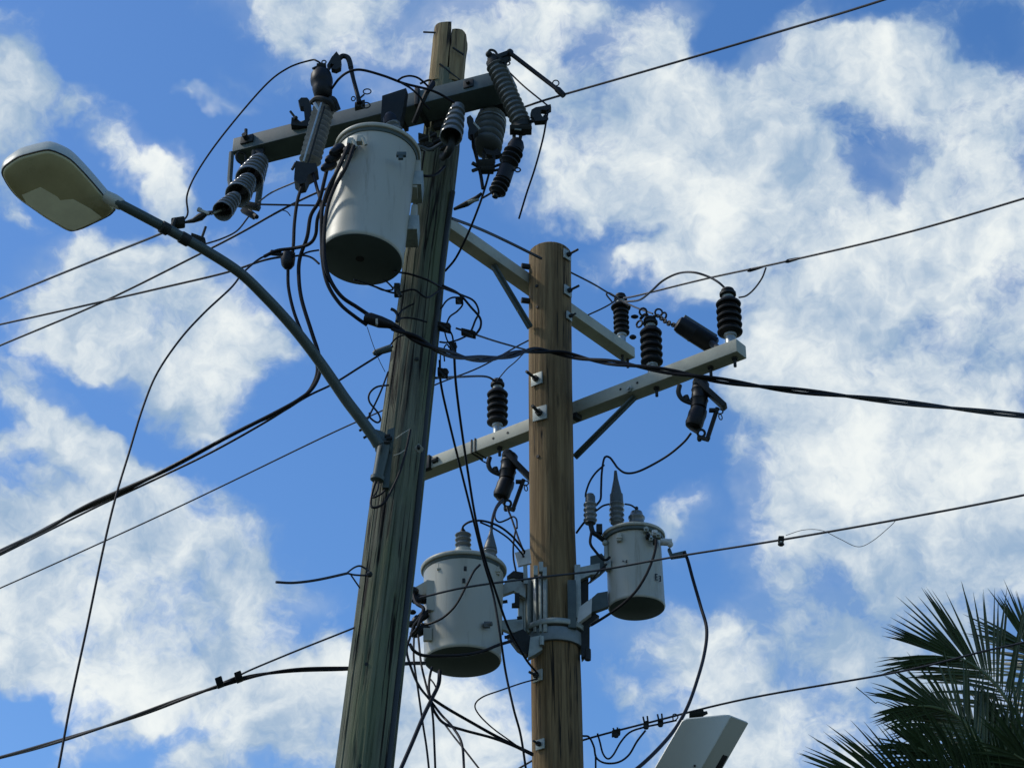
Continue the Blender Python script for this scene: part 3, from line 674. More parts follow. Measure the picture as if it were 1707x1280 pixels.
def ribbed(a, b, r, n, neck=.75, top=None, seg=22):
    P = [(0, r*.8)]
    for i in range(n):
        z = i/n; s = 1/n; P += [(z+s*.15, r*neck), (z+s*.45, r*.97), (z+s*.6, r), (z+s*.75, r*.95), (z+s*.9, r*neck)]
    P += [(1, r*(top if top is not None else .5))]
    return MB().lathe(a, b, P, seg)
# --- rear left transformer
YT = 11.95
kb, kt = mpp(1104, YT), mpp(945, YT)
tb, tt = at(771, 1104, YT), at(770, 948, YT); tt = Vector((tb.x, tb.y, tt.z))
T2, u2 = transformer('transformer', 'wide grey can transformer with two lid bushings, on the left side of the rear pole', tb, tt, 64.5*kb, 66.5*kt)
def L2(x, y, dy=0.): return at(x, y, YT+dy)
k = mpp(930, YT)
MB().lathe(L2(772, 930), L2(772, 916), [(0, 16*k), (1, 14*k)], 20).build('bushing_seat', M['tank'], T2)
o = ribbed(L2(772, 921), L2(772, 889), 14*k, 4, .74).build('bushing', M['porcelain'], T2)
MB().lathe(L2(772, 889), L2(771, 880), [(0, 6*k), (.5, 4.5*k), (1, 2*k)], 12).build('terminal', M['cable'], o)
o = ribbed(L2(816, 942, -.1), L2(817, 916, -.1), 12.5*k, 3, .8, .95).build('bushing', M['porcelain'], T2)
MB().lathe(L2(817, 917, -.1), L2(819, 880, -.1), [(0, 11.3*k), (.12, 11*k), (.75, 3.6*k), (1, 2*k)], 20).build('wildlife_guard', M['grey_poly'], o)
yf2 = YT-.225
lug(T2, 735, 948, YT-.17); lug(T2, 829, 952, YT-.12, .8)
# pressure plug, tap marks
for x, y in ((775.5, 948), (773, 968)):
    p = at(x, y, YT-.232); MB().box(p, VX, Vector((0, 0, 1)), Vector((0, 1, 0)), .009, .016, .006, .003).build('vent_plug', M['dark_steel'], T2)
# ground pads and side boxes on the left
MB().prism([at(x, y, YT-.165) for x, y in ((711, 966), (727, 968), (725, 1017), (711, 1015))], Vector((0, .05, 0))).build('terminal_shield', M['tank'], T2)
MB().prism([at(x, y, YT-.1) for x, y in ((689, 980), (712, 967), (711, 990), (694, 992))], Vector((0, .04, 0))).build('side_flange', M['tank'], T2)
for (x, y, x2, y2) in ((712, 1000, 686, 996), (711, 1022, 688, 1040), (712, 1043, 690, 1058)):
    o = MB().lathe(at(x, y, YT-.12), at(x2, y2, YT-.14), [(0, 6*k), (.2, 8*k), (.5, 7*k), (.55, 9*k), (.8, 8*k), (1, 4*k)], 12).build('low_voltage_bushing', M['polymer'], T2)
MB().box(at(713, 1058, YT-.14), VX, Vector((0, 1, 0)), Vector((0, 0, 1)), 7*k, 4*k, 11*k, .003).build('ground_pad', M['tank'], T2)
MB().cyl(at(806, 1042, YT-.2), at(820, 1039, YT-.22), 4*k, 8).box(at(812, 1041, YT-.21), VX, Vector((0, 1, 0)), Vector((0, 0, 1)), 5*k, 3*k, 5*k, .002).build('ground_clamp', M['grey_poly'], T2)
# --- rear right transformer
YR = 12.15
kb, kt = mpp(1016, YR), mpp(888, YR)
tb, tt = at(1061.5, 1015, YR), at(1058, 892, YR); tt = Vector((tb.x-.008, tb.y, tt.z))
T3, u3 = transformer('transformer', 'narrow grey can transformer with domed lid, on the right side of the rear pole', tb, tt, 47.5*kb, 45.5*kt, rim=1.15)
def L3(x, y, dy=0.): return at(x, y, YR+dy)
k = mpp(860, YR)
o = ribbed(L3(1028, 872), L3(1028, 838), 13*k, 4, .8, .9).build('bushing', M['porcelain'], T3)
MB().lathe(L3(1028, 840), L3(1026, 785), [(0, 11.5*k), (.28, 11*k), (.3, 9.5*k), (.75, 4*k), (1, 2.4*k)], 20).build('wildlife_guard', M['grey_poly'], o)
o = MB().lathe(L3(1061, 874), L3(1061, 850), [(0, 13*k), (.3, 12.5*k), (.38, 14*k), (.5, 14*k), (.6, 11.5*k), (.85, 9.5*k), (1, 2*k)], 22).build('bushing', M['porcelain'], T3)
MB().ball(L3(1061, 847), 3.5*k, 8).build('terminal', M['dark_steel'], o)
lug(T3, 1032, 896, YR-.15, .8)
for (x, y, r, m) in ((1077, 884, 5, 'zinc'), (1080, 894, 4.5, 'dark_steel'), (1091, 890, 6, 'white_part'), (1097, 894, 5, 'zinc'), (1085, 899, 4, 'galv'), (1092, 903, 5, 'dark_steel')):
    c = L3(x, y, -.17); MB().box(c, VX, Vector((0, 1, 0)), Vector((0, 0, 1)), r*k*.8, r*k, r*k*.8, .004).cyl(c+Vector((0, -.0, 0)), c+Vector((0, -.04, 0)), r*k*.5, 8).build('low_voltage_terminal', M[m], T3)
c = L3(1111, 903, -.05); MB().cyl(L3(1101, 903, -.1), L3(1120, 904, -.1), 6*k, 12).ball(L3(1117, 907, -.1), 5.5*k, 10).build('side_terminal', M['white_part'], T3)
MB().prism([L3(x, y, -.06) for x, y in ((1117, 912), (1121, 922), (1143, 917), (1146, 925), (1119, 929), (1113, 914))], Vector((0, .03, 0))).build('hook_bracket', M['arm_paint'], T3)
o = MB().cyl(L3(1011, 905, -.05), L3(1011, 940, -.05), 4*k, 10).ball(L3(1009, 905, -.06), 5.5*k, 10).box(L3(1014, 943, -.08), VX, Vector((0, 1, 0)), Vector((0, 0, 1)), 4*k, 5*k, 9*k, .003).build('ground_clamp', M['zinc'], T3)
def stroke(pts, w, parent, name, wr=.163):
    mb = MB()
    for (x0, y0, x1, y1) in pts:
        a_, b_ = on_tank(x0, y0), on_tank(x1, y1); d = (b_-a_)
        n_ = Vector((0, -1, 0)); s_ = d.cross(n_).normalized()*w*k
        off = Vector(((a_.x-tb.x), (a_.y-tb.y), 0)).normalized()*.0015
        mb.add([a_-s_+off, a_+s_+off, b_+s_+off, b_-s_+off], [(0, 1, 2, 3)])
    return mb.build(name, M['marks'], parent)
def on_tank(x, y):
    rr = 48.6*kb; Yg = YR
    for _ in range(5):
        p = at(x, y, Yg); dx = max(-rr*.99, min(rr*.99, p.x-tb.x)); Yg = YR-math.sqrt(rr*rr-dx*dx)
    return at(x, y, Yg)
stroke([(1092.6, 956, 1092.9, 966.5), (1092.6, 956.5, 1096.2, 957.2), (1092.7, 961, 1095.8, 961.5), (1092.9, 966, 1096.4, 966.4)], .95, T3, 'stencil_mark')
stroke([(1098, 959.5, 1101, 959.8), (1100.6, 959.8, 1100.8, 968.8), (1098.3, 964, 1101, 964.3), (1098.3, 968.5, 1101, 968.7)], .95, T3, 'stencil_mark')
stroke([(1037.6, 934.5, 1041, 935.5), (1043.6, 934, 1046, 934), (1044.5, 937.5, 1046.2, 937.5), (1044, 934, 1044.2, 938), (1044, 941, 1046.5, 941)], .9, T3, 'stencil_mark')
# --- front pole transformer
Yt = 9.85
base_c, top_c = at(602, 434, Yt), at(630, 252, Yt+.06)
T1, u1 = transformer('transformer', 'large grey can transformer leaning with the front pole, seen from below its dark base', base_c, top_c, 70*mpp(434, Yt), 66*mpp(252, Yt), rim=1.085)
k = mpp(300, Yt)
def F(x, y, dy=0.): return at(x, y, Yt+dy)
MB().cyl(F(601, 425, -.01)-u1*.0, F(601, 425, -.01)-u1*.03, 7*k, 16).build('drain_plug', M['seam'], T1)
p = F(669, 258, -.2); MB().box(p, VX, u1, Vector((0, 1, 0)), 8*k, 4*k, .012, .003).box(p+u1*-.02, VX, u1, Vector((0, 1, 0)), 4*k, 4*k, .01, .002).build('name_bracket', M['arm_paint'], T1)
for x, y in ((584, 238), (600, 234)):
    MB().box(F(x, y, -.2), VX, u1, Vector((0, 1, 0)), 5*k, 7*k, .02, .004).cyl(F(x+5, y-4, -.23), F(x+10, y+8, -.23), 3*k, 8).build('lifting_lug', M['tank'], T1)
for x, y in ((553, 262), (546, 276), (583, 247), (560, 250)):
    o = MB().lathe(F(x+8, y-3, -.12), F(x-8, y+6, -.2), [(0, 9*k), (.3, 10*k), (.5, 7*k), (.8, 7*k), (1, 4*k)], 12).build('low_voltage_bushing', M['polymer'], T1)
o = ribbed(F(662, 232, .02), F(652, 207, .02), 15*k, 3, .75, .7).build('bushing', M['porcelain'], T1)
MB().lathe(F(652, 208, .02), F(649, 190, .02), [(0, 13*k), (.6, 12*k), (1, 6*k)], 12).build('bushing_cap', M['polymer'], o)
# hanger brackets between can and pole
for (x0, y0, x1, y1) in ((682, 318, 706, 334), (676, 392, 698, 408)):
    MB().box(F((x0+x1)/2, (y0+y1)/2-14, .12), VX, Vector((0, 1, 0)), u1, 11*k, .09, 15*k, .004).build('hanger_bracket', M['zinc'], T1)
MB().box(F(694, 300, .1), VX, Vector((0, 1, 0)), u1, 5*k, .06, 30*k, .003).box(F(690, 362, .12), VX, Vector((0, 1, 0)), u1, 5*k, .05, 16*k, .003).build('hanger_bracket', M['tank'], T1)
# ================================================================== steel cluster mount on the rear pole
def ring_part(name, py0, py1, extra, matn, parent, thick=.008):
    p0, p1 = at(c2px(py0), py0, Y2), at(c2px(py1), py1, Y2); x = (p0.x+p1.x)/2; r = r2((py0+py1)/2)+extra
    zc = (p0.z+p1.z)/2; h = abs(p0.z-p1.z)/2
    c0, c1 = Vector((x, Y2, zc-h)), Vector((x, Y2, zc+h))
    return MB().lathe(c0, c1, [(0, r-.01), (0.001, r), (.12, r+thick*.4), (.88, r+thick*.4), (.999, r), (1, r-.01)], 48).build(name, M[matn], parent)
def c2px(py):
    for a_, b_ in zip(P2, P2[1:]):
        if a_[1] <= py <= b_[1]: return a_[0]+(b_[0]-a_[0])*(py-a_[1])/(b_[1]-a_[1])
    return 920
cm = thing('transformer_mount', 'galvanised steel cluster mount with ribs and bands clamped round the rear pole', 'mounting bracket', at(921, 1070, Y2))
ring_part('band', 1050, 1059, .035, 'zinc', cm)
ring_part('band', 1062, 1084, .020, 'band_steel', cm)
k = mpp(1000, Y2)
for i, x in enumerate((873, 880, 888, 897, 905, 911)):
    p0, n0 = on_pole2(max(x, 884), 966); p1, n1 = on_pole2(max(x, 885.5), 1056)
    sh = (x-884)*k if x < 884 else 0
    q0, q1 = p0+n0*.02+VX*sh, p1+n1*.02+VX*sh
    s_ = Vector((0, 0, 1)).cross(n0)
    MB().box((q0+q1)/2, s_, n0, Vector((0, 0, 1)), (3.1 if i % 2 else 2.2)*k, .018 if i % 2 == 0 else .012, (q0-q1).length/2, .002).build('rib', M['zinc'] if i != 3 else M['galv'], cm)
p0, n0 = on_pole2(893, 1010); s_ = Vector((0, 0, 1)).cross(n0)
MB().box(p0+n0*.006, s_, n0, Vector((0, 0, 1)), 17*k, .004, 47*k/.9, .002).build('back_plate', M['arm_paint'], cm)
for (x, y0, y1, w, m) in ((948, 972, 1050, 7, 'arm_paint'), (959, 946, 1032, 5, 'zinc')):
    a_, na = on_pole2(min(x, 956), y0); b_, nb = on_pole2(min(x, 956), y1)
    MB().box((a_+b_)/2+na*.03, VX, Vector((0, 1, 0)), Vector((0, 0, 1)), w*k, .02, (a_-b_).length/2, .003).build('channel', M[m], cm)
Ym = Y2-.10
def Q(x, y, dy=0.): return at(x, y, Ym+dy)
def plate(name, pts, th, m, dy=0., parent=None):
    return MB().prism([Q(x, y, dy) for x, y in pts], Vector((0, th, 0))).build(name, M[m], parent or cm)
# arms to the right transformer
plate('upper_arm', [(962, 946), (1000, 938), (1000, 956), (985, 957), (966, 966)], .04, 'zinc')
plate('upper_arm_strap', [(984, 927), (1003, 922), (1014, 935), (1014, 945), (1000, 958), (984, 970)], .02, 'arm_paint', .05)
plate('lower_arm', [(961, 1040), (966, 1011), (987, 996), (986, 1021)], .05, 'white_part', -.02)
plate('lower_arm_strap', [(987, 996), (996, 988), (1013, 985), (1014, 1010), (998, 1016), (986, 1020)], .04, 'arm_paint', .0)
plate('jaw', [(964, 968), (978, 955), (981, 960), (981, 1000), (966, 1010)], .05, 'dark_steel', .04)
plate('lower_jaw', [(966, 1040), (990, 1020), (999, 1026), (983, 1040), (983, 1085), (970, 1098)], .05, 'dark_steel', .03)
MB().cyl(Q(980, 1082, -.02), Q(980, 1100, -.02), 5*k, 8).box(Q(977, 1092, 0), VX, Vector((0, 1, 0)), Vector((0, 0, 1)), 8*k, 5*k, 5*k, .003).build('clamp_bolt', M['dark_steel'], cm)
# arms to the left transformer
plate('upper_arm', [(832, 983), (846, 966), (862, 962), (876, 975), (876, 996), (856, 984), (834, 992)], .04, 'zinc', .0)
plate('upper_arm_lip', [(845, 960), (856, 951), (874, 954), (876, 964), (862, 963)], .05, 'dark_steel', -.01)
plate('lower_arm', [(832, 1034), (872, 1030), (872, 1056), (848, 1052), (832, 1046)], .04, 'zinc', .02)
plate('stub', [(858, 988), (866, 988), (866, 1010), (853, 1010), (853, 1005), (858, 1004)], .03, 'dark_steel')
for x, y in ((842, 1003), (866, 1030), (835, 1056), (845, 1062)):
    MB().cyl(Q(x-4, y, -.03), Q(x+4, y-1, -.03), 3*k, 8).build('bolt', M['dark_steel'], cm)
plate('lower_saddle', [(845, 1058), (872, 1048), (884, 1060), (884, 1085), (878, 1090), (862, 1080)], .06, 'dark_steel', -.04)
plate('lower_saddle', [(884, 1062), (902, 1058), (904, 1082), (892, 1090), (880, 1096), (882, 1080)], .05, 'zinc', -.07)
MB().cyl(Q(903, 1061, -.09), Q(903, 1075, -.09), 4*k, 8).build('stud', M['zinc'], cm)
t = thing('bracket_plate', 'small pale square plate with one bolt hole at the left edge of the rear pole', 'plate', Q(872, 930))
plate('plate', [(858, 921), (883, 914), (886, 938), (864, 943)], .02, 'white_part', -.05, t)
MB().cyl(Q(872.5, 927, -.056), Q(872.5, 927, -.045), 2*k, 10).build('bolt_hole', M['seam'], t)
plate('stem', [(872, 941), (879, 940), (880, 972), (873, 972)], .015, 'zinc', -.04, t)
for x, y in ((902, 946), (893, 952), (908, 955)):
    MB().box(Q(x, y, -.08), VX, Vector((0, 1, 0)), Vector((0, 0, 1)), 3.5*k, 5*k, 9*k, .003).build('bolt_lug', M['zinc'], cm)
# ------------------------------------------------------------------ surge arrester beside the right transformer
t = thing('surge_arrester', 'small grey ribbed arrester standing left of the narrow rear transformer', 'surge arrester', at(986, 900, YR-.1))
k = mpp(860, YR)
MB().lathe(at(984, 842, YR-.1), at(984, 824, YR-.1), [(0, 8.5*k), (.8, 8.2*k), (1, 6*k)], 18).build('cap', M['grey_poly'], t)
ribbed(at(984, 872, YR-.1), at(984, 838, YR-.1), 11.5*k, 4, .78, .75).build('shed_body', M['porcelain'], t)
MB().tube(catmull([at(984, 870, YR-.1), at(988, 886, YR-.1), at(996, 892, YR-.08), at(1006, 900, YR-.05)], 5), 4.2*k, 8).box(at(999, 882, YR-.08), VX, Vector((0, 1, 0)), Vector((0, 0, 1)), 5*k, 5*k, 8*k, .003).build('foot_bracket', M['dark_steel'], t)
# ================================================================== front pole head: dead-ends, cutouts, clamps
def bell_string(t, pts, name='bell', matn='porcelain'):
    """pts: list of (a, b, r): bell from small end a to open end b"""
    for a_, b_, r in pts:
        n = 4; P = [(0, r*.35), (.04, r*.6)]
        for i in range(n):
            z = .08+.8*i/n; s = .8/n; q_ = .62+.34*(i/n)
            P += [(z, r*(q_-.06)), (z+s*.45, r*(q_+.10)), (z+s*.62, r*(q_+.13)), (z+s*.75, r*(q_+.09)), (z+s*.8, r*(q_-.08)), (z+s*.95, r*(q_-.08))]
        P += [(.93, r), (.985, r), (1.0, r*.95), (.97, r*.86), (.8, r*.72), (.62, r*.45), (.6, .001)]
        MB().lathe(a_, b_, P, 36).build(name, M[matn], t)
k = mpp(310, 10.3)
t = thing('dead_end_insulator', 'stack of three open grey bells hanging from the left end of the front crossarm', 'insulator', at(430, 272, 10.45))
def D(x, y, Y): return at(x, y, Y)
bell_string(t, [(D(434, 267, 10.48), D(415, 300, 10.30), 24*k), (D(415, 299, 10.27), D(396, 326, 10.13), 21.5*k), (D(393, 328, 10.09), D(370.5, 353, 9.96), 17*k)])
MB().beam(D(434, 250, 10.5), D(428, 272, 10.42), .05, .03).beam(D(423, 252, 10.46), D(420, 274, 10.42), .02, .02).build('clevis', M['dark_steel'], t)
MB().cyl(D(376, 348, 10.0), D(352, 357, 9.96), 2.2*k, 8).build('pin', M['zinc'], t)
MB().cyl(D(432, 270, 10.46), D(373, 350, 9.98), 4*k, 10).build('core', M['dark_steel'], t)
t = thing('insulator_strap', 'long dark green-grey strap bracket hanging behind the grey bells', 'bracket', at(410, 262, 10.62))
MB().tube([D(386, 255, 10.6), D(383, 300, 10.58), D(388, 330, 10.56)], 4.6*k, 8).build('left_leg', M['arm_paint'], t)
MB().beam(D(439, 268, 10.6), D(429, 346, 10.5), .035, .03).build('right_leg', M['arm_paint'], t)
MB().ring(D(402, 263, 10.52), Vector((.5, -1, 0)), 11*k, 2.4*k, 18, .8).build('shackle', M['dark_steel'], t)
MB().beam(D(392, 338, 10.5), D(431, 346, 10.45), .05, .03).beam(D(404, 350, 10.4), D(425, 362, 10.38), .03, .03).cyl(D(415, 352, 10.42), D(428, 362, 10.36), 4*k, 8).build('bottom_yoke', M['dark_steel'], t)
# line clamp at the left dead end
t = thing('strain_clamp', 'dark strain clamp joining the left span wire to the grey bells', 'clamp', at(297, 372, 10.0))
MB().box(D(297, 372, 10.0), VX*1+VU*.15, Vector((0, 1, 0)), VU, 11*k, 6*k, 7*k, .008).cyl(D(286, 380, 9.98), D(292, 366, 9.98), 4*k, 8).build('body', M['dark_steel'], t)
MB().tube([D(308, 371, 10.), D(322, 368, 9.99), D(334, 362, 9.98), D(344, 356, 9.97), D(356, 354, 9.96)], [2*k, 4*k, 6.5*k, 4*k, 3*k], 8).build('turnbuckle', M['dark_steel'], t)
MB().cyl(D(332, 350, 9.97), D(349, 357, 9.96), 3*k, 8).cyl(D(330, 349, 9.97), D(335, 351, 9.97), 4*k, 6).build('bolt', M['zinc'], t)
t = thing('tap_clamp', 'black bolted tap clamp sitting on the curved lamp arm', 'clamp', at(332, 401, 9.95))
MB().box(D(331, 401, 9.95), VX-VU*.35, Vector((0, 1, 0)), VU, 12*k, 7*k, 5.5*k, .008).box(D(336, 408, 9.95), VX, Vector((0, 1, 0)), VU, 7*k, 5*k, 5*k, .006).build('body', M['dark_steel'], t)
MB().cyl(D(336, 398, 9.93), D(343, 378, 9.92), 2.2*k, 8).cyl(D(324, 396, 9.93), D(318, 394, 9.93), 2.4*k, 8).build('bolt', M['dark_steel'], t)
# left cutout
k = mpp(200, 10.0)
Yc = 9.92
t = thing('fuse_cutout', 'grey ribbed fuse cutout with pale metal bar, on the left half of the front crossarm', 'fuse cutout', at(522, 220, Yc), 'large fuse cutouts on the front crossarm')
o = MB()
P = [(0, 9*k)]; n = 12
for i in range(n): P += [((i+.30)/n, 6.5*k), ((i+.40)/n, 17.5*k), ((i+.50)/n, 18.5*k), ((i+.58)/n, 17.5*k), ((i+.68)/n, 6.5*k)]
P += [(1, 9*k)]
o.lathe(at(542, 172, Yc+.03), at(516, 272, Yc+.03), P, 28).build('porcelain_body', M['galv_shed'], t)
MB().beam(at(536, 172, Yc-.055), at(506, 270, Yc-.055),   .011, .014, bev=.003).beam(at(524, 172, Yc-.05), at(533, 186, Yc-.055), .012, .016, bev=.002).build('metal_bar', M['galv'], t)
MB().beam(at(541, 178, Yc-.052), at(513, 274, Yc-.052), .008, .02).build('dark_bar', M['dark_steel'], t)
MB().prism([at(x, y, Yc-.06) for x, y in ((493, 268), (512, 272), (527, 272), (530, 283), (514, 292), (508, 305), (499, 307), (490, 299), (491, 285))], Vector((0, .09, 0))).cyl(at(493, 272, Yc-.05), at(487, 283, Yc-.05), 2.5*k, 8).build('bottom_hinge', M['dark_steel'], t)
MB().tube(catmull([at(519, 172, Yc), at(528, 165, Yc-.03), at(540, 166, Yc-.05), at(551, 172, Yc-.04), at(556, 184, Yc)], 5), 5*k, 8).ball(at(553, 170, Yc), 10*k, 10).beam(at(553, 168, Yc+.03), at(560, 186, Yc+.06), .05, .04).build('top_clamp', M['dark_steel'], t)
t = thing('cap_insulator', 'fat rounded black insulator sitting above the left fuse cutout', 'insulator', at(536, 160, Yc))
MB().lathe(at(539, 163, Yc), at(534, 114, Yc), [(0, 10*k), (.08, 15*k), (.3, 17*k), (.42, 16.5*k), (.48, 18.5*k), (.6, 18.8*k), (.78, 17*k), (.92, 12*k), (1, 5*k)], 30).build('body', M['polymer'], t)
MB().box(at(536, 113, Yc-.02), VX, Vector((0, 1, 0)), VU, 8*k, 6*k, 4*k, .005).cyl(at(521, 115, Yc-.04), at(534, 109, Yc-.03), 2*k, 8).ring(at(540, 104, Yc-.03), Vector((0, -1, 0)), 3.6*k, 1.2*k, 12).build('terminal_clamp', M['dark_steel'], t)
t = thing('fuse_holder', 'black fuse tube hooked down from the bent bracket above the left crossarm', 'fuse holder', at(572, 100, Yc))
MB().prism([at(x, y, Yc-.03) for x, y in ((545, 109), (553, 95), (561, 86), (566, 93), (569, 101), (568, 112), (560, 116), (552, 114), (557, 108), (552, 106), (548, 112))], Vector((0, .04, 0))).build('hook_bracket', M['dark_steel'], t)
MB().tube(catmull([at(566, 98, Yc), at(571, 94, Yc), at(579, 96, Yc), at(583, 104, Yc), at(585, 114, Yc)], 5), 4.6*k, 10).build('bent_arm', M['dark_steel'], t)
MB().tube([at(584, 110, Yc), at(589, 132, Yc), at(597, 162, Yc), at(599, 172, Yc)], [4*k, 3.4*k, 3.6*k, 4.6*k], 10).build('tube', M['polymer'], t)
MB().ring(at(612, 153, Yc), Vector((0, -1, .2)), 6.5*k, 1.1*k, 16, 1.0).cyl(at(607, 158, Yc), at(600, 164, Yc), 1.6*k, 8).ring(at(589, 165, Yc), Vector((0, -1, .2)), 5.5*k, 1.0*k, 14, .6).ring(at(610, 176, Yc), Vector((0, -1, .2)), 7*k, 1.2*k, 14).build('pull_rings', M['dark_steel'], t)
MB().box(at(600, 176, Yc+.03), dA, Vector((0, 1, 0)), uA, 9*k, 6*k, 6*k, .004).build('foot', M['dark_steel'], t)
t = thing('arm_hook', 'black hooked bracket with a bolt standing on the left crossarm beside the cutout', 'bracket', at(508, 190, 10.4))
MB().prism([at(x, y, 10.35) for x, y in ((497, 168), (502, 163), (512, 163), (518, 170), (521, 198), (520, 210), (500, 210), (485, 208), (486, 196), (493, 196), (502, 204), (508, 200), (506, 178), (500, 177))], Vector((0, .05, 0))).build('hook_plate', M['dark_steel'], t)
MB().cyl(at(484, 186, 10.33), at(494, 199, 10.33), 2.2*k, 8).ball(at(493, 197, 10.33), 4*k, 8).build('bolt', M['dark_steel'], t)
# right cutout
Yr = 9.9
t = thing('fuse_cutout', 'long grey ribbed fuse cutout slanting across the right end of the front crossarm', 'fuse cutout', at(848, 160, Yr), 'large fuse cutouts on the front crossarm')
P = [(0, 9*k), (.02, 14*k)]; n = 13
for i in range(n): P += [(.03+(i+.15)/n*.94, 12.5*k), (.03+(i+.42)/n*.94, 16.2*k), (.03+(i+.55)/n*.94, 17*k), (.03+(i+.66)/n*.94, 16*k), (.03+(i+.78)/n*.94, 12.5*k)]
P += [(.98, 15*k), (1, 9*k)]
MB().lathe(at(824, 104, Yr), at(871, 210, Yr), P, 30).build('porcelain_body', M['porcelain'], t)
MB().lathe(at(819, 94, Yr), at(826, 108, Yr), [(0, 7*k), (.2, 9*k), (.5, 9*k), (.6, 14*k), (1, 14.5*k)], 18).ball(at(815, 91, Yr-.02), 6*k, 10).tube(catmull([at(813, 90, Yr-.03), at(817, 84, Yr-.03), at(825, 86, Yr-.03), at(830, 94, Yr-.03)], 5), 2.2*k, 8).build('top_cap', M['dark_steel'], t)
MB().beam(at(828, 98, Yr-.03), at(850, 90, Yr-.03), .04, .03).ball(at(850, 88, Yr-.03), 6.5*k, 10).ball(at(834, 102, Yr-.03), 7*k, 8).ball(at(842, 103, Yr-.03), 5.5*k, 8).beam(at(830, 106, Yr-.03), at(850, 97, Yr-.03), .025, .03).ring(at(846, 106, Yr-.04), Vector((0, -1, 0)), 4*k, 1.3*k, 12).build('top_contact', M['dark_steel'], t)
MB().tube([at(849, 88, Yr-.05), at(853, 91, Yr-.05), at(926, 147, Yr-.10), at(930, 150, Yr-.10), at(940, 160, Yr-.10)], [5*k, 4*k, 3.8*k, 5.5*k, 5*k], 10).build('fuse_tube', M['polymer'], t)
MB().ring(at(926.5, 139, Yr-.1), Vector((0, -1, .1)), 6.5*k, 1.1*k, 16, .8).build('pull_ring', M['dark_steel'], t)
MB().lathe(at(869, 206, Yr), at(872, 221, Yr), [(0, 12*k), (.2, 17*k), (.5, 15*k), (.7, 16*k), (1, 10*k)], 16).box(at(868, 217, Yr-.03), VX, Vector((0, 1, 0)), VU, 18*k, 8*k, 4*k, .004).ball(at(880, 213, Yr), 7*k, 10).build('bottom_flange', M['dark_steel'], t)
MB().cyl(at(858, 216, Yr-.06), at(869, 217, Yr-.06), 1.5*k, 6).build('pin', M['zinc'], t)
MB().tube(catmull([at(876, 206, Yr), at(890, 202, Yr-.03), at(902, 204, Yr-.04), at(911, 199, Yr-.04), at(908, 193, Yr-.04)], 5), 3.2*k, 8).prism([at(x, y, Yr-.06) for x, y in ((884, 190), (886, 183), (893, 179), (905, 177), (918, 174), (919, 180), (911, 184), (903, 183), (900, 188), (904, 194), (912, 198), (908, 201), (892, 202), (890, 197))], Vector((0, .04, 0))).build('hinge_hook', M['dark_steel'], t)
t = thing('surge_arrester', 'black two-part arrester dangling below the right fuse cutout, leaning left', 'surge arrester', at(865, 235, Yr))
def seg_ins(a_, b_, r, n, top=.6):
    P = [(0, r*.5), (.05, r*.8)]
    for i in range(n):
        z = .1+.85*i/n; s = .85/n; P += [(z, r*.68), (z+s*.45, r), (z+s*.6, r*1.0), (z+s*.95, r*.68)]
    return MB().lathe(a_, b_, P+[(1, r*top)], 24)
MB().lathe(at(863, 232, Yr), at(858, 252, Yr), [(0, 5*k), (.25, 11*k), (.6, 14*k), (1, 13*k)], 20).build('cap', M['polymer'], t)
seg_ins(at(859, 248, Yr), at(846, 276, Yr), 16.5*k, 3).build('upper_sheds', M['polymer'], t)
MB().lathe(at(849, 270, Yr), at(837, 304, Yr), [(0, 8*k), (.2, 9*k), (.3, 13*k), (.9, 13.5*k), (1, 9*k)], 20).build('middle_body', M['polymer'], t)
seg_ins(at(839, 298, Yr), at(827, 324, Yr), 14.5*k, 3).build('lower_sheds', M['polymer'], t)
MB().cyl(at(828, 320, Yr), at(825, 329, Yr), 5*k, 10).build('end_stud', M['dark_steel'], t)
MB().ring(at(863, 283.5, Yr-.02), Vector((0, -1, .1)), 4.4*k, 1.3*k, 14).cyl(at(849, 284, Yr), at(859, 284, Yr-.02), 1.8*k, 6).build('eye_bolt', M['dark_steel'], t)
MB().cyl(at(857, 222, Yr), at(857, 236, Yr), 3*k, 8).cyl(at(869, 222, Yr), at(866, 236, Yr), 3*k, 8).build('twin_links', M['dark_steel'], t)
t = thing('dead_end_insulator', 'big dark grey ribbed insulator hanging under the right end of the front crossarm', 'insulator', at(822, 185, 10.2))
bell_string(t, [(D(824, 172, 10.3), D(816, 216, 10.22), 27*k)])
ribbed(D(820, 196, 10.25), D(811, 248, 10.14), 26*k, 5, .76, .55, 30).build('lower_bell', M['grey_poly'], t)
MB().prism([D(x, y, 10.12) for x, y in ((805, 246), (822, 252), (829, 247), (837, 257), (824, 260), (811, 257))], Vector((0, .04, 0))).cyl(D(806, 252, 10.14), D(806, 270, 10.1), 2.5*k, 8).cyl(D(823, 258, 10.14), D(823, 272, 10.1), 3*k, 8).build('bottom_socket', M['dark_steel'], t)
MB().box(D(832, 176, 10.2), VX, Vector((0, 1, 0)), VU, 16*k, 10*k, 14*k, .006).build('hanger_bracket', M['dark_steel'], t)
t = thing('dead_end_insulator', 'small ribbed grey bell insulator opening downward in front of the leaning front pole', 'insulator', at(762, 185, 10.0))
bell_string(t, [(D(764, 178, 10.08), D(751.5, 229, 9.93), 19*k)])
MB().tube(catmull([D(754, 224, 9.97), D(752, 243, 9.97), D(746, 256, 10.0), D(738, 262, 10.05)], 5), 7*k, 10).build('elbow', M['dark_steel'], t)
t = thing('line_clamp', 'dark hinged clamp hanging under the crossarm between the two right insulators', 'clamp', at(784, 210, 10.0))
MB().prism([D(x, y, 10.0) for x, y in ((778, 196), (784, 192), (789, 198), (791, 209), (797, 217), (790, 224), (784, 226), (780, 222), (782, 208))], Vector((0, .05, 0))).build('jaw', M['dark_steel'], t)
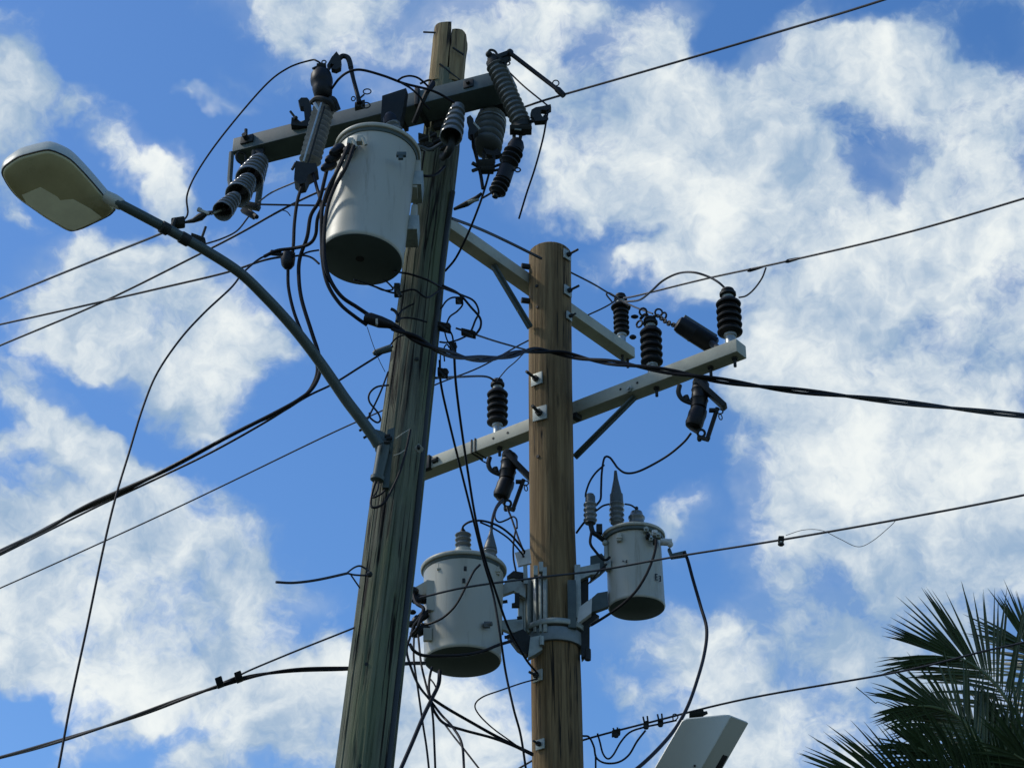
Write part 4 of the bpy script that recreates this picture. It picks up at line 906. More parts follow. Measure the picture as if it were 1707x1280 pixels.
MB().cyl(D(790, 205, 10.), D(800, 216, 10.), 2*k, 6).build('bolt', M['zinc'], t)
t = thing('parallel_clamp', 'bolted black clamp block joining jumpers under the large right insulator', 'clamp', at(810, 278, 10.1))
MB().box(D(811, 276, 10.1), VX+VU*.05, Vector((0, 1, 0)), VU, 14*k, 6*k, 8*k, .008).box(D(812, 284, 10.1), VX, Vector((0, 1, 0)), VU, 11*k, 6*k, 4*k, .006).build('block', M['dark_steel'], t)
MB().cyl(D(787, 272, 10.08), D(798, 278, 10.1), 3.3*k, 8).cyl(D(788, 285, 10.08), D(799, 281, 10.1), 3.3*k, 8).cyl(D(824, 278, 10.1), D(840, 272, 10.05), 2.4*k, 8).cyl(D(822, 285, 10.1), D(842, 281, 10.05), 2.4*k, 8).build('bolts', M['dark_steel'], t)
t = thing('guy_grip', 'dark preformed grip anchoring a short wire to the right side of the front pole', 'grip', at(757, 350, 10.2))
MB().tube([D(757, 349, 10.2), D(778, 340, 10.15), D(795, 330, 10.1), D(803, 322, 10.08)], [2.5*k, 5*k, 4*k, 2*k], 8).build('grip', M['dark_steel'], t)
MB().tube([D(780, 338, 10.12), D(798, 332, 10.1)], 3*k, 6).build('thimble', M['zinc'], t)
# clutter on the front pole between can and arm
t = thing('pole_clamp', 'cluster of dark bolted clamps between the leaning can and the front pole', 'clamp', at(712, 235, 10.1))
for (x, y, r) in ((706, 232, 7), (716, 244, 6), (728, 236, 6), (700, 246, 6), (740, 246, 6), (722, 226, 5)):
    MB().box(D(x, y, 10.12), VX+VU*random.uniform(-.3, .3), Vector((0, 1, 0)), VU, r*1.3*k, r*k, r*.7*k, .005).cyl(D(x-r, y+2, 10.08), D(x+r, y-3, 10.08), 2*k, 6).build('clamp_body', M['dark_steel'], t)
MB().tube(catmull([D(690, 252, 9.95), D(700, 245, 10.0), D(716, 250, 10.02), D(735, 240, 10.0), D(748, 232, 10.)], 6), 3.2*k, 8).build('lead', M['grey_poly'], t)
MB().tube(catmull([D(697, 262, 9.95), D(700, 288, 9.98), D(712, 294, 10.), D(728, 290, 10.05), D(741, 277, 10.1)], 6), 2.2*k, 8).build('lead', M['cable'], t)
# ================================================================== street lamp
Yl = 8.9
p0 = at(100, 320, Yl)
nl = (Vector((0, 0, -1))*.45 - ray(100, 320).normalized()*.55).normalized()
seam_px = [(14, 273), (30, 262.5), (48, 257), (66, 252.5), (82, 250.5), (101, 257), (117, 266), (131, 279), (146, 295), (160, 311), (176, 330), (191, 348)]
low_px = [(189, 353), (183, 359), (170, 366), (155, 373), (138, 381), (124, 385), (115, 385), (104, 380), (90, 371.5), (77, 364), (57, 350), (37, 336), (24, 324), (14, 311), (7, 299), (3, 289), (6, 280)]
outl = [at_plane(x, y, p0, nl) for x, y in seam_px+low_px]
cen = sum(outl, Vector())/len(outl)
lamp = thing('street_lamp', 'pale street lamp head on a long curved green-grey arm bolted to the front pole', 'street lamp', at(640, 770, 9.95))
def loft(rings, cap0=True, cap1=True):
    mb = MB(); n = len(rings[0]); vs = [p for r_ in rings for p in r_]; fs = []
    for i in range(len(rings)-1):
        for j in range(n): fs.append((i*n+j, i*n+(j+1) % n, (i+1)*n+(j+1) % n, (i+1)*n+j))
    if cap0: fs.append(tuple(range(n)))
    if cap1: fs.append(tuple(reversed(range((len(rings)-1)*n, len(rings)*n))))
    return mb.add(vs, fs)
def smooth_loop(ps):
    n = len(ps); out = []
    for i in range(n):
        p0_, p1_, p2_, p3_ = ps[i-1], ps[i], ps[(i+1) % n], ps[(i+2) % n]
        for tt_ in (0, .5):
            out.append(.5*((2*p1_)+(p2_-p0_)*tt_+(2*p0_-5*p1_+4*p2_-p3_)*tt_**2+(3*p1_-p0_-3*p2_+p3_)*tt_**3))
    return out
outl = smooth_loop(outl)
def sc(s, d): return [cen+(p-cen)*s-nl*d for p in outl]
loft([sc(1.0, .004), sc(1.015, .012), sc(1.025, .04), sc(1.02, .08), sc(.99, .115), sc(.93, .14), sc(.82, .16), sc(.62, .172), sc(.3, .178), sc(.02, .18)], True, True).build('housing', M['lamp_shell'], lamp, sharp=50)
loft([sc(1.002, -.002), sc(1.012, .0), sc(1.012, .006), sc(1.0, .008)], False, False).build('gasket', M['seam'], lamp)
ln = loft([sc(.985, .004), sc(.975, -.008), sc(.93, -.014), sc(.6, -.020), sc(.02, -.022)], True, True).build('lens', M['lamp_lens'], lamp, sharp=60)
rp = [(37, 322), (68, 309), (96, 325), (101, 331), (122, 329), (150, 344), (170, 359), (156, 367), (124, 381), (112, 378), (80, 360), (45, 336)]
rf = [at_plane(x, y, p0, nl) + nl*.0235 for x, y in rp]
MB().prism(rf, nl*.0015).build('refractor', M['lamp_refl'], ln)
# slip collar and arm
arm_px = [(190, 335, 8.92), (205, 343, 8.93), (245, 364, 9.0), (290, 388, 9.08), (345, 419, 9.18), (400, 455, 9.3), (442, 495, 9.42), (480, 536, 9.52), (512, 575, 9.6), (545, 620, 9.69), (575, 664, 9.76), (600, 697, 9.8), (622, 727, 9.84), (631, 742, 9.86)]
ap = [at(*q_) for q_ in arm_px]; cr = catmull(ap, 6)
rr = [(8.2+1.6*i/(len(cr)-1))*mpp(500, 9.4) for i in range(len(cr))]
MB().tube(cr, rr, 20).build('arm', M['lamp_arm'], lamp)
MB().lathe(at(176, 327, 8.92), at(203, 342, 8.93), [(0, .03), (.5, .034), (.9, .031), (1, .028)], 18).build('slip_collar', M['lamp_shell'], lamp)
k = mpp(760, 9.9)
MB().lathe(at(640, 742, 9.93), at(628, 802, 9.93), [(0, 11*k), (.86, 9*k), (.88, 12*k), (.97, 11.5*k), (1, 8*k)], 18).build('drop_tube', M['lamp_arm'], lamp)
MB().prism([at(x, y, 9.92) for x, y in ((618, 713), (636, 718), (650, 727), (655, 735), (650, 748), (636, 752), (625, 745))], Vector((0, .05, 0))).build('gusset', M['lamp_arm'], lamp)
MB().prism([at(x, y, 9.96) for x, y in ((646, 716), (658, 712), (648, 812), (637, 812))], Vector((0, .03, 0))).build('mounting_plate', M['lamp_arm'], lamp)
for x, y in ((646, 727), (645, 738), (649, 731)):
    MB().cyl(at(x-5, y, 9.9), at(x+5, y-1, 9.9), 3.2*k, 8).build('bolt', M['dark_steel'], lamp)
for x, y in ((599, 718), (606, 730)):
    MB().cyl(at(x, y, 9.85), at(x+9, y-5, 9.85), 2.2*k, 8).build('set_screw', M['dark_steel'], lamp)
for x, y in ((290, 392), (274, 378)):
    p = at(x, y, 9.05)
MB().lathe(at(268, 377, 9.03), at(281, 384, 9.06), [(0, 9*k), (.1, 10.5*k), (.9, 10.5*k), (1, 9*k)], 18).lathe(at(300, 394, 9.1), at(316, 403, 9.13), [(0, 9*k), (.1, 10.5*k), (.9, 10.5*k), (1, 9*k)], 18).build('arm_band', M['dark_steel'], lamp)
# diamond washer with wire loop on the front pole
t = thing('diamond_washer', 'small pale diamond washer on the front pole face, level with the lamp foot', 'washer', at(694, 748, 9.98))
p = at(698, 748, 9.975)
MB().box(p, (VX+VU), Vector((0, 1, 0)), (VU-VX), 6*k, .008, 6*k, .003).build('plate', M['zinc'], t)
MB().cyl(p+Vector((0, -.006, 0)), p+Vector((0, -.03, 0)), 3*k, 6).build('nut', M['dark_steel'], t)
# ================================================================== grey cabinet at the lower edge
Yb = 9.0
n_b = (-ray(1165, 1240).normalized() + Vector((.0, 0, -.25))).normalized()
pb = at(1165, 1240, Yb)
def B(x, y): return at_plane(x, y, pb, n_b)
t = thing('equipment_cabinet', 'tilted grey rounded metal housing rising from the lower edge of the picture', 'housing', B(1150, 1290))
fr = [B(1087, 1285), (B(1137, 1198)), B(1143, 1196), B(1212, 1190), B(1218, 1192), B(1160, 1285), B(1120, 1440), B(1040, 1440)]
fr = [B(1030, 1385), B(1137, 1200), B(1145, 1196.5), B(1208, 1190.5), B(1216, 1191), B(1219, 1194), B(1110, 1385)]
sd_ = B(1246, 1206)-B(1217, 1191) - n_b*.05
n = len(fr); rim = [p+(cen_-p)*0 for p in fr for cen_ in (fr[0],)]
c_ = sum(fr, Vector())/n
r1 = [p for p in fr]; r0 = [c_+(p-c_)*.975+n_b*.006 for p in fr]; r2_ = [p+sd_ for p in fr]; r3 = [c_+sd_+(p-c_)*.97-n_b*.01 for p in fr]
loft([r0, r1, r2_, r3]).build('body', M['cabinet'], t, sharp=50)
off_ = sd_*.5
sn = (fr[4]-fr[6]).normalized()
side_n = sd_.cross(sn).normalized(); side_n = side_n if side_n.x > 0 else -side_n
cslot = at_plane(1200, 1274, (fr[4]+fr[6])/2+off_+side_n*.0, side_n)
MB().box(cslot+side_n*.001, sn, sd_.normalized(), side_n, .05, .016, .003, .0025).build('slot', M['seam'], t)
MB().cyl(B(1158, 1275)+n_b*.004, B(1158, 1275)+n_b*.01, .005, 8).build('screw', M['seam'], t)
pp = B(1110, 1385)
MB().cyl(Vector((pp.x+.0, pp.y+.15, 0)), Vector((pp.x+.0, pp.y+.15, pp.z)), .06, 20).cyl(Vector((pp.x, pp.y+.15, pp.z-.05)), pp+Vector((0, 0, .1)), .05, 12).build('post', M['lamp_arm'], t)
# ================================================================== wires and cables
def run_on(pts, w, cr):
    """let a line that leaves the frame carry on with a gentle sag"""
    for end in (0, -1):
        x, y, _ = pts[end]
        if x < -20 or x > 1740 or y > 1281:
            a_, b_ = (w[0], w[1]) if end == 0 else (w[-1], w[-2])
            d = (a_-b_).normalized(); L_ = 14.0 if (x < -20 or x > 1740) else 1.2
            ext = [a_+d*L_*t_/8+Vector((0, 0, .0035*(L_*t_/8)**2)) for t_ in range(1, 9)]
            ext = [p if p.z > .3 else Vector((p.x, p.y, .3)) for p in ext]
            if end == 0: cr[:0] = list(reversed(ext))
            else: cr.extend(ext)
    return cr
def wire(name, label, cat, pts, rpx, m='cable', group=None, n=8, parts=None):
    w = [at(*p) for p in pts]; cr = catmull(w, n)
    r = [rpx*( (p-CAM).dot(VF)/FPX) for p in cr]
    ravg = sum(r)/len(r)
    cr = run_on(pts, w, cr); r = [ravg]*len(cr)
    o = MB().tube(cr, r, 8).build(name, M[m]); return tag(o, label, cat, group)
def strand_cable(name, label, cat, pts, rpx, amp, turns, nstr=2, group=None, ph=0, ramp=None):
    w = [at(*p) for p in pts]; cr = catmull(w, 14); n0 = len(cr); t = thing(name, label, cat, w[0], group)
    n = len(cr); k = sum((p-CAM).dot(VF)/FPX for p in cr)/n
    for s in range(nstr):
        out = []
        for i, p in enumerate(cr):
            d = (cr[min(i+1, n-1)]-cr[max(i-1, 0)]); _, s_, u_ = frame(d)
            a_ = ph+2*math.pi*(turns*i/n+s/nstr); A = amp*k*(ramp(i/n) if ramp else 1)
            out.append(p+(s_*math.cos(a_)+u_*math.sin(a_))*A)
        q_ = run_on(pts, out[::14] if len(out) > 28 else out, list(out))
        MB().tube(q_, rpx*k, 8).build('strand', M['cable'], t)
    return t
GS = 'span wires leaving the poles'
W = 'wire'
# --- right spans
wire('span_wire', 'bare wire rising from the right fuse tube to the top edge of the picture', W, [(868, 181, 10.0), (900, 170, 9.9), (940, 158, 9.8), (1100, 112, 9.35), (1290, 56, 8.9), (1474, 0, 8.4), (1800, -110, 7.6)], 2.0, 'bare', GS)
wire('span_wire', 'bare wire climbing right from the upper crossarm insulator past the black outer insulator', W, [(1040, 497, 12.9), (1066, 492, 12.6), (1180, 464, 12.0), (1310, 436, 11.3), (1500, 391, 10.5), (1707, 331, 9.8), (1900, 270, 9.1)], 1.9, 'bare', GS)
wire('span_wire', 'bare wire running in front of both rear transformers and out to the right', W, [(700, 996, 11.5), (780, 978, 11.45), (900, 962, 11.6), (1000, 950, 11.7), (1130, 927, 11.5), (1300, 900, 11.1), (1500, 865, 10.6), (1707, 825, 10.1), (1950, 772, 9.5)], 1.9, 'bare', GS)
wire('span_wire', 'lowest right wire rising from behind the rear pole into the palm fronds', W, [(845, 1292, 12.6), (905, 1258, 12.5), (972, 1233, 12.3), (1085, 1203, 12.0), (1250, 1163, 11.8), (1500, 1119, 11.5), (1640, 1085, 11.3), (1707, 1070, 11.2), (1900, 1020, 10.9)], 1.9, 'bare', GS)
# --- left spans
wire('span_wire', 'topmost left span wire running down from the strain clamp to the left edge', W, [(290, 378, 10.0), (265, 391, 10.1), (150, 437, 10.8), (0, 498, 11.8), (-200, 580, 13.5)], 1.9, 'bare', GS)
wire('span_wire', 'left span wire crossing behind the lamp arm from the leaning can', W, [(548, 313, 10.1), (505, 332, 10.2), (455, 358, 10.3), (400, 389, 10.4), (330, 425, 10.6), (170, 504, 11.2), (0, 576, 12.0), (-200, 660, 13.4)], 1.8, 'bare', GS)
wire('span_wire', 'flatter left wire from the round black connector, crossing another wire near the white cloud', W, [(480, 427, 9.95), (440, 434, 10.0), (375, 455, 10.2), (265, 481, 10.6), (130, 512, 11.2), (0, 541, 11.8), (-200, 585, 13)], 1.8, 'cable', GS)
wire('span_wire', 'thin wire passing behind both poles and descending to the lower left edge', W, [(1030, 498, 12.75), (1012, 510, 12.7), (978, 526, 12.7), (880, 568, 12.75), (800, 612, 12.8), (724, 642, 12.85), (640, 683, 13.0), (540, 728, 13.3), (280, 853, 14.0), (0, 980, 15), (-200, 1065, 16)], 1.3, 'bare', GS)
wire('guy_wire', 'thick straight wire slanting from the front pole to the head of the rear pole', W, [(752, 364, 10.4), (800, 382, 11.0), (850, 405, 11.6), (902, 431, 12.02)], 2.6, 'bare')
wire('jumper_wire', 'short thin wire from the right edge of the rear pole to the tied insulator', W, [(951, 454, 12.2), (990, 474, 12.4), (1020, 492, 12.7), (1054, 510, 12.6), (1088, 523, 12.3)], 1.5, 'bare')
# --- jumpers top left
GJ = 'jumper wires round the front pole head'
wire('jumper_wire', 'thin wire arching from the strain clamp up to the rounded black cap insulator', W, [(307, 367, 10.0), (313, 355, 10.0), (312, 325, 10.0), (330, 285, 10.0), (372, 225, 10.0), (440, 145, 9.98), (480, 114, 9.95), (518, 101, 9.92), (528, 102, 9.9), (537, 108, 9.9)], 1.6, 'cable', GJ)
wire('jumper_wire', 'black lead arching from the cap insulator right to the pole strap', W, [(553, 148, 9.9), (566, 131, 9.85), (582, 120, 9.8), (603, 117, 9.8), (640, 127, 9.85), (672, 139, 9.9), (700, 146, 9.9), (716, 150, 9.9), (735, 158, 9.95), (758, 172, 9.98)], 2.2, 'cable', GJ)
wire('jumper_wire', 'short looping lead above the dark cover plate left of the pole head', W, [(664, 134, 9.88), (672, 129, 9.88), (684, 127, 9.86), (698, 131, 9.88), (712, 143, 9.92), (716, 150, 9.95)], 1.8, 'cable', GJ)
wire('jumper_wire', 'black lead dropping from the top loop across the crossarm face', W, [(668, 138, 9.88), (685, 148, 9.88), (700, 162, 9.9), (706, 172, 9.92), (716, 183, 9.95)], 1.8, 'cable', GJ)
wire('tie_strap', 'wide dark lashing wrapped round the crossarm just left of the pole', 'strap', [(722, 138, 9.95), (714, 150, 9.93), (706, 166, 9.94), (698, 186, 9.97), (690, 205, 10.02)], 4.5, 'polymer', None)
wire('jumper_wire', 'bent black lead hanging from the wide lashing to the small grey bell', W, [(700, 140, 9.96), (716, 134, 9.95), (724, 141, 9.95), (718, 150, 9.95)], 1.8, 'cable', GJ)
wire('jumper_wire', 'wire curving down from the right hook to a loose end in the sky', W, [(915, 178, 9.85), (911, 200, 9.85), (905, 232, 9.88), (892, 280, 9.9), (878, 322, 9.95), (865, 365, 10.0)], 1.6, 'cable', GJ)
wire('jumper_wire', 'short wire running from the crossarm tip down to the right hook', W, [(846, 118, 10.0), (872, 143, 9.95), (895, 162, 9.9), (915, 178, 9.85)], 1.4, 'cable', GJ)
wire('jumper_wire', 'black lead dropping from the hinged clamp past the bolted block', W, [(787, 224, 10.), (790, 245, 10.05), (795, 265, 10.08), (801, 290, 10.1), (805, 315, 10.1)], 3.0, 'cable', GJ)
wire('jumper_wire', 'wire falling from the bolted block behind the front pole edge', W, [(820, 265, 10.12), (815, 290, 10.1), (808, 315, 10.1), (798, 345, 10.1), (780, 390, 10.2), (760, 430, 10.3), (742, 452, 10.4)], 1.9, 'cable', GJ)
wire('jumper_wire', 'short lead from the dangling arrester tip to the block wires', W, [(822, 320, 9.95), (812, 326, 10.), (803, 331, 10.05)], 1.8, 'cable', GJ)
wire('jumper_wire', 'short horizontal rod between the grey bells and the leads left of the can', W, [(430, 341, 10.35), (480, 342, 10.2), (545, 343, 10.1)], 1.7, 'cable', GJ)
wire('jumper_wire', 'fine wire rising from the bells to the foot of the left cutout', W, [(432, 336, 10.4), (455, 320, 10.2), (492, 304, 9.95)], 1.4, 'bare', GJ)
wire('jumper_wire', 'fine curled wire tail beside the left span below the bells', W, [(342, 407, 10.1), (370, 398, 10.1), (395, 385, 10.2), (414, 362, 10.3)], 1.5, 'bare', GJ)
wire('wire_tail', 'tiny curled wire tail above the left span wire', W, [(455, 357, 10.2), (468, 351, 10.2), (478, 353, 10.2), (484, 360, 10.2)], .9, 'bare')
# --- secondary leads left of the can
GL = 'heavy black leads beside the leaning can'
wire('lead', 'black lead falling from the left cutout foot to the round connector', 'cable', [(508, 300, 9.88), (497, 330, 9.88), (491, 370, 9.88), (489, 410, 9.88), (486, 432, 9.88)], 2.9, 'cable', GL)
wire('lead', 'black lead curving from under the left cutout down across the others', 'cable', [(521, 285, 9.88), (528, 312, 9.85), (534, 335, 9.82), (537, 365, 9.8), (537, 400, 9.78), (541, 430, 9.75), (545, 455, 9.75)], 2.9, 'cable', GL)
wire('lead', 'black lead leaving the can bushings and bending down past the inner loop', 'cable', [(548, 270, 9.72), (541, 300, 9.72), (532, 335, 9.75), (518, 360, 9.78), (512, 395, 9.8), (500, 430, 9.85), (498, 460, 9.85), (503, 500, 9.85), (520, 555, 9.85), (531, 590, 9.85), (533, 620, 9.85), (520, 648, 9.85), (495, 668, 9.85), (455, 690, 9.85), (380, 728, 9.9), (270, 787, 10.1), (150, 840, 10.6), (80, 880, 11), (0, 918, 11.6), (-120, 975, 12.5)], 3.3, 'cable', GL)
wire('lead', 'outer black lead bending down from the can to the blue taped joint', 'cable', [(577, 250, 9.6), (560, 290, 9.65), (545, 330, 9.7), (530, 362, 9.74), (526, 392, 9.78), (515, 407, 9.8), (490, 414, 9.85), (462, 418, 9.88), (440, 428, 9.9)], 3.0, 'cable', GL)
wire('lead', 'black lead dropping from the round connector into the twisted bundle', 'cable', [(480, 448, 9.88), (481, 480, 9.88), (490, 520, 9.88), (505, 558, 9.88), (522, 590, 9.9), (529, 615, 9.9), (522, 640, 9.9), (505, 662, 9.88), (465, 688, 9.88), (410, 712, 9.9), (300, 770, 10.0), (200, 822, 10.4), (100, 868, 10.9), (0, 922, 11.6), (-120, 980, 12.5)], 2.8, 'cable', GL)
wire('lead', 'heavy black lead hugging the left side of the can and sweeping under it', 'cable', [(590, 243, 9.58), (577, 278, 9.58), (558, 312, 9.6), (545, 350, 9.6), (540, 400, 9.6), (542, 440, 9.6), (552, 470, 9.62), (570, 495, 9.64), (595, 512, 9.66), (616, 526, 9.68)], 3.4, 'cable', GL)
wire('lead', 'second heavy black lead hugging the can just left of the first one', 'cable', [(582, 240, 9.6), (566, 278, 9.6), (548, 312, 9.62), (537, 350, 9.62), (536, 400, 9.62), (539, 445, 9.62), (548, 478, 9.62), (568, 508, 9.64), (592, 528, 9.66), (612, 542, 9.68)], 3.2, 'cable', GL)
wire('lead', 'short wire from the round connector to the base of the can', 'cable', [(484, 428, 9.86), (505, 426, 9.84), (520, 430, 9.82), (532, 440, 9.8)], 1.8, 'cable', GL)
wire('lead', 'short thin wire from the crossing leads up to the base of the can', 'cable', [(500, 426, 9.84), (515, 420, 9.84), (532, 417, 9.84)], 1.6, 'cable', GL)
t = thing('connector', 'round black insulated connector hanging on the leads left of the can', 'connector', at(480, 434, 9.88)); k = mpp(434, 9.88)
MB().lathe(at(480, 424, 9.88), at(480, 449, 9.88), [(0, 11*k), (.3, 12.5*k), (.7, 11*k), (.9, 7*k), (1, 3*k)], 18).build('cover', M['polymer'], t)
MB().cyl(at(468, 424, 9.86), at(492, 424, 9.86), 3*k, 10).build('sleeve', M['polymer'], t)
t = thing('taped_joint', 'short dark blue sleeve joint on the wires just left of the round connector', 'joint', at(460, 421, 9.9))
MB().lathe(at(450, 421, 9.9), at(469, 423, 9.9), [(0, 3*k), (.1, 5*k), (.9, 5*k), (1, 3.5*k)], 12).build('sleeve', M['cable_blue'], t)
wire('drop_wire', 'long thin drop wire falling from the blue joint to the bottom edge at left', W, [(452, 424, 9.9), (432, 432, 9.85), (405, 455, 9.7), (385, 480, 9.6), (340, 522, 9.5), (300, 566, 9.4), (262, 622, 9.3), (238, 680, 9.2), (215, 755, 9.1), (193, 828, 9.0), (172, 915, 8.95), (145, 1045, 8.9), (118, 1170, 8.85), (97, 1283, 8.8), (70, 1420, 8.7)], 1.9, 'cable')
wire('service_wire', 'wire from the left grip on the front pole down into the bundle', W, [(655, 577, 9.95), (632, 592, 9.95), (600, 612, 9.95), (555, 640, 9.93), (510, 662, 9.9), (440, 705, 9.92), (350, 755, 9.98), (250, 803, 10.2), (150, 850, 10.7), (0, 925, 11.7)], 1.9, 'cable')
t = thing('wedge_grip', 'short dark wedge grip on the left edge of the front pole below the black sleeve', 'grip', at(640, 588, 9.95))
MB().tube([at(622, 590, 9.95), at(626, 588, 9.95), at(652, 580, 9.95)], [3*k, 5.5*k, 6.5*k], 10).build('wedge', M['arm_paint'], t)
# sleeve under the can + twisted main cable to the right
t = thing('splice_sleeve', 'black splice sleeve joining the heavy leads before they cross the front pole', 'splice', at(640, 540, 9.7))
MB().tube([at(608, 529, 9.67), at(616, 531, 9.67), at(634, 537, 9.68), at(650, 541, 9.7), (at(664, 548, 9.72))], [7*k, 10*k, 10*k, 7*k, 5*k], 14).build('sleeve', M['polymer'], t)
MB().box(at(628, 537, 9.62), VX, Vector((0, 1, 0)), VU, 1.6*k, .01, 4.2*k).build('tape_end', M['white_part'], t)
main = [(655, 545, 9.7), (690, 563, 9.72), (730, 583, 9.85), (770, 595, 10.2), (810, 598, 10.7), (850, 592, 11.2), (885, 584, 11.6), (930, 588, 11.75), (980, 599, 11.7), (1040, 607, 11.5), (1120, 620, 11.35), (1200, 634, 11.3), (1300, 648, 11.5), (1420, 661, 11.8), (1560, 677, 12.4), (1707, 693, 13.2), (1900, 712, 14.5)]
strand_cable('service_cable', 'heavy twisted black cable sweeping from the splice across both poles to the right edge', 'cable', main, 3.0, 3.0, 6.5, 2, ph=1.2)
# --- bottom left pair
wire('service_wire', 'straight thin wire from the front pole down to the two cable clips at lower left', W, [(600, 1040, 9.95), (588, 1047, 9.95), (500, 1082, 9.95), (425, 1113, 9.95), (395, 1127, 9.96), (365, 1140, 10.0)], 1.7, 'bare')
strand_cable('service_cable', 'black cable leaving the lower front pole and sagging to the bottom left corner', 'cable', [(600, 1113, 9.98), (575, 1114, 9.98), (500, 1116, 9.97), (440, 1123, 9.97), (400, 1132, 9.98), (365, 1143, 10.0), (310, 1162, 10.2), (240, 1188, 10.5), (170, 1212, 10.9), (80, 1240, 11.4), (0, 1262, 12), (-150, 1300, 13)], 2.5, 1.6, 2.2, 2)
for (x, y, lab) in ((366, 1137, 'left one of two small square black cable clips on the lower left cable'), (398, 1128, 'right one of two small square black cable clips on the lower left cable')):
    t = thing('cable_clip', lab, 'clip', at(x, y, 9.95), 'clips on the lower left cable')
    MB().box(at(x, y, 9.95), VX+VU*.4, Vector((0, 1, 0)), VU-VX*.3, 5.5*k, 6*k, 6.5*k, .004).build('body', M['polymer'], t); MB().cyl(at(x, y-6, 9.93), at(x+3, y-9, 9.93), 2*k, 6).build('bolt', M['polymer'], t)
# stub at the left of the lower front pole
t = thing('guy_stub', 'cut preformed wire stub poking left from an eye on the lower front pole', 'wire stub', at(612, 956, 9.85))
MB().tube(catmull([at(460, 970, 9.6), at(490, 971, 9.65), at(530, 966, 9.7), (at(580, 955, 9.8))], 8), 2.1*k, 8).build('rod', M['bare'], t)
MB().tube(catmull([at(578, 955, 9.8), at(590, 946, 9.82), at(600, 943, 9.84), at(610, 948, 9.85), at(618, 956, 9.85)], 6), 1.5*k, 6).build('loop_leg', M['bare'], t)
MB().tube(catmull([at(578, 955, 9.8), at(592, 958, 9.83), at(614, 959, 9.85)], 6), 1.5*k, 6).build('loop_leg', M['bare'], t)
MB().tube([at(585, 958, 9.81), at(600, 980, 9.86)], 1.3*k, 6).build('loop_leg', M['bare'], t)
MB().ball(at(616, 957, 9.84), 5*k, 8).build('eye', M['dark_steel'], t)
# --- wraps round the front pole
GW = 'thin leads wrapped across the front pole below the can'
wire('wrap_wire', 'thin lead crossing the front pole just below the can', W, [(655, 453, 9.9), (672, 455, 9.98), (690, 459, 9.98), (715, 468, 10.02), (738, 480, 10.15), (770, 492, 10.3), (790, 502, 10.35), (798, 520, 10.35), (792, 535, 10.35), (785, 552, 10.3), (776, 560, 10.3)], 1.8, 'cable', GW)
wire('wrap_wire', 'lead running from the can base round the pole and through the right loops', W, [(590, 466, 9.8), (620, 476, 9.85), (650, 487, 9.95), (665, 488, 9.97), (690, 483, 9.97), (712, 496, 10.03), (735, 482, 10.15)], 1.7, 'cable', GW)
wire('wrap_wire', 'second lead dipping from the can base to the pole edge', W, [(625, 478, 9.85), (640, 484, 9.9), (655, 482, 9.95), (645, 470, 9.9), (638, 467, 9.9)], 1.5, 'cable', GW)
wire('wrap_wire', 'big outer loop of lead standing out to the right of the front pole', W, [(738, 476, 10.2), (765, 490, 10.28), (785, 512, 10.3), (800, 530, 10.32), (801, 545, 10.3), (793, 558, 10.3)], 2.0, 'cable', GW)
wire('wrap_wire', 'small curl of lead at the right edge of the front pole', W, [(735, 515, 10.2), (744, 502, 10.25), (755, 496, 10.3), (768, 498, 10.3), (771, 508, 10.3), (762, 519, 10.3), (750, 528, 10.28), (744, 541, 10.25)], 1.5, 'cable', GW)
wire('wrap_wire', 'thin lead wrapped high over the pole face above the thick sleeve', W, [(660, 535, 9.85), (672, 530, 9.94), (690, 531, 9.95), (712, 537, 9.98)], 1.5, 'cable', GW)
wire('wrap_wire', 'short curved lead on the pole face above the splice', W, [(664, 525, 9.9), (672, 516, 9.94), (690, 506, 9.95)], 1.5, 'cable', GW)
wire('wrap_wire', 'curved lead on the left pole edge just under the splice', W, [(651, 575, 9.95), (658, 566, 9.92), (668, 560, 9.92), (680, 558, 9.93)], 1.4, 'cable', GW)
t = thing('pole_clamp', 'small dark clamp on the left edge of the front pole just below the can', 'clamp', at(663, 485, 9.95))
MB().box(at(662, 484, 9.93), VX, Vector((0, 1, 0)), VU, 5*k, 5*k, 10*k, .004).cyl(at(658, 478, 9.92), at(668, 494, 9.9), 3*k, 8).build('body', M['dark_steel'], t)
t = thing('pole_hook', 'black hooked step sticking out left of the front pole beside the splice', 'hook', at(660, 522, 9.95))
MB().tube(catmull([at(652, 515, 9.93), at(659, 519, 9.93), at(664, 528, 9.93), at(662, 537, 9.93)], 5), 2.8*k, 8).build('hook', M['dark_steel'], t)
GC = 'small black connectors right of the front pole'
for (x, y, rx, ry, Y, lab) in ((765, 501, 6, 6, 10.3, 'tiny bolted connector in the top of the wire loops right of the front pole'), (741, 546, 11, 8, 10.2, 'cluster connector at the right edge of the front pole, above the wedge'), (755, 580, 6, 10, 10.25, 'slim black wedge connector hanging right of the front pole'), (738, 622, 9, 8, 10.2, 'lowest black connector at the right edge of the front pole'), (781, 556, 13, 6, 10.3, 'slanted black clamp where the big wire loop meets the thin rear wire')):
    t = thing('connector', lab, 'connector', at(x, y, Y), GC)
    MB().box(at(x, y, Y), VX-VU*(.25 if rx > ry else .0), Vector((0, 1, 0)), VU, rx*k, 5*k, ry*k*.8, .006).ball(at(x+rx*.4, y-ry*.2, Y), min(rx, ry)*k*.9, 8).build('body', M['polymer'], t)
    MB().cyl(at(x-rx*.8, y-ry*.6, Y-.03), at(x+rx*.5, y+ry*.7, Y-.03), 1.8*k, 6).build('bolt', M['dark_steel'], t)
wire('service_wire', 'thin wire from the slanted clamp right to the rear pole', W, [(760, 547, 10.3), (793, 558, 10.4), (830, 570, 11.2), (880, 584, 12.0)], 1.6, 'bare')
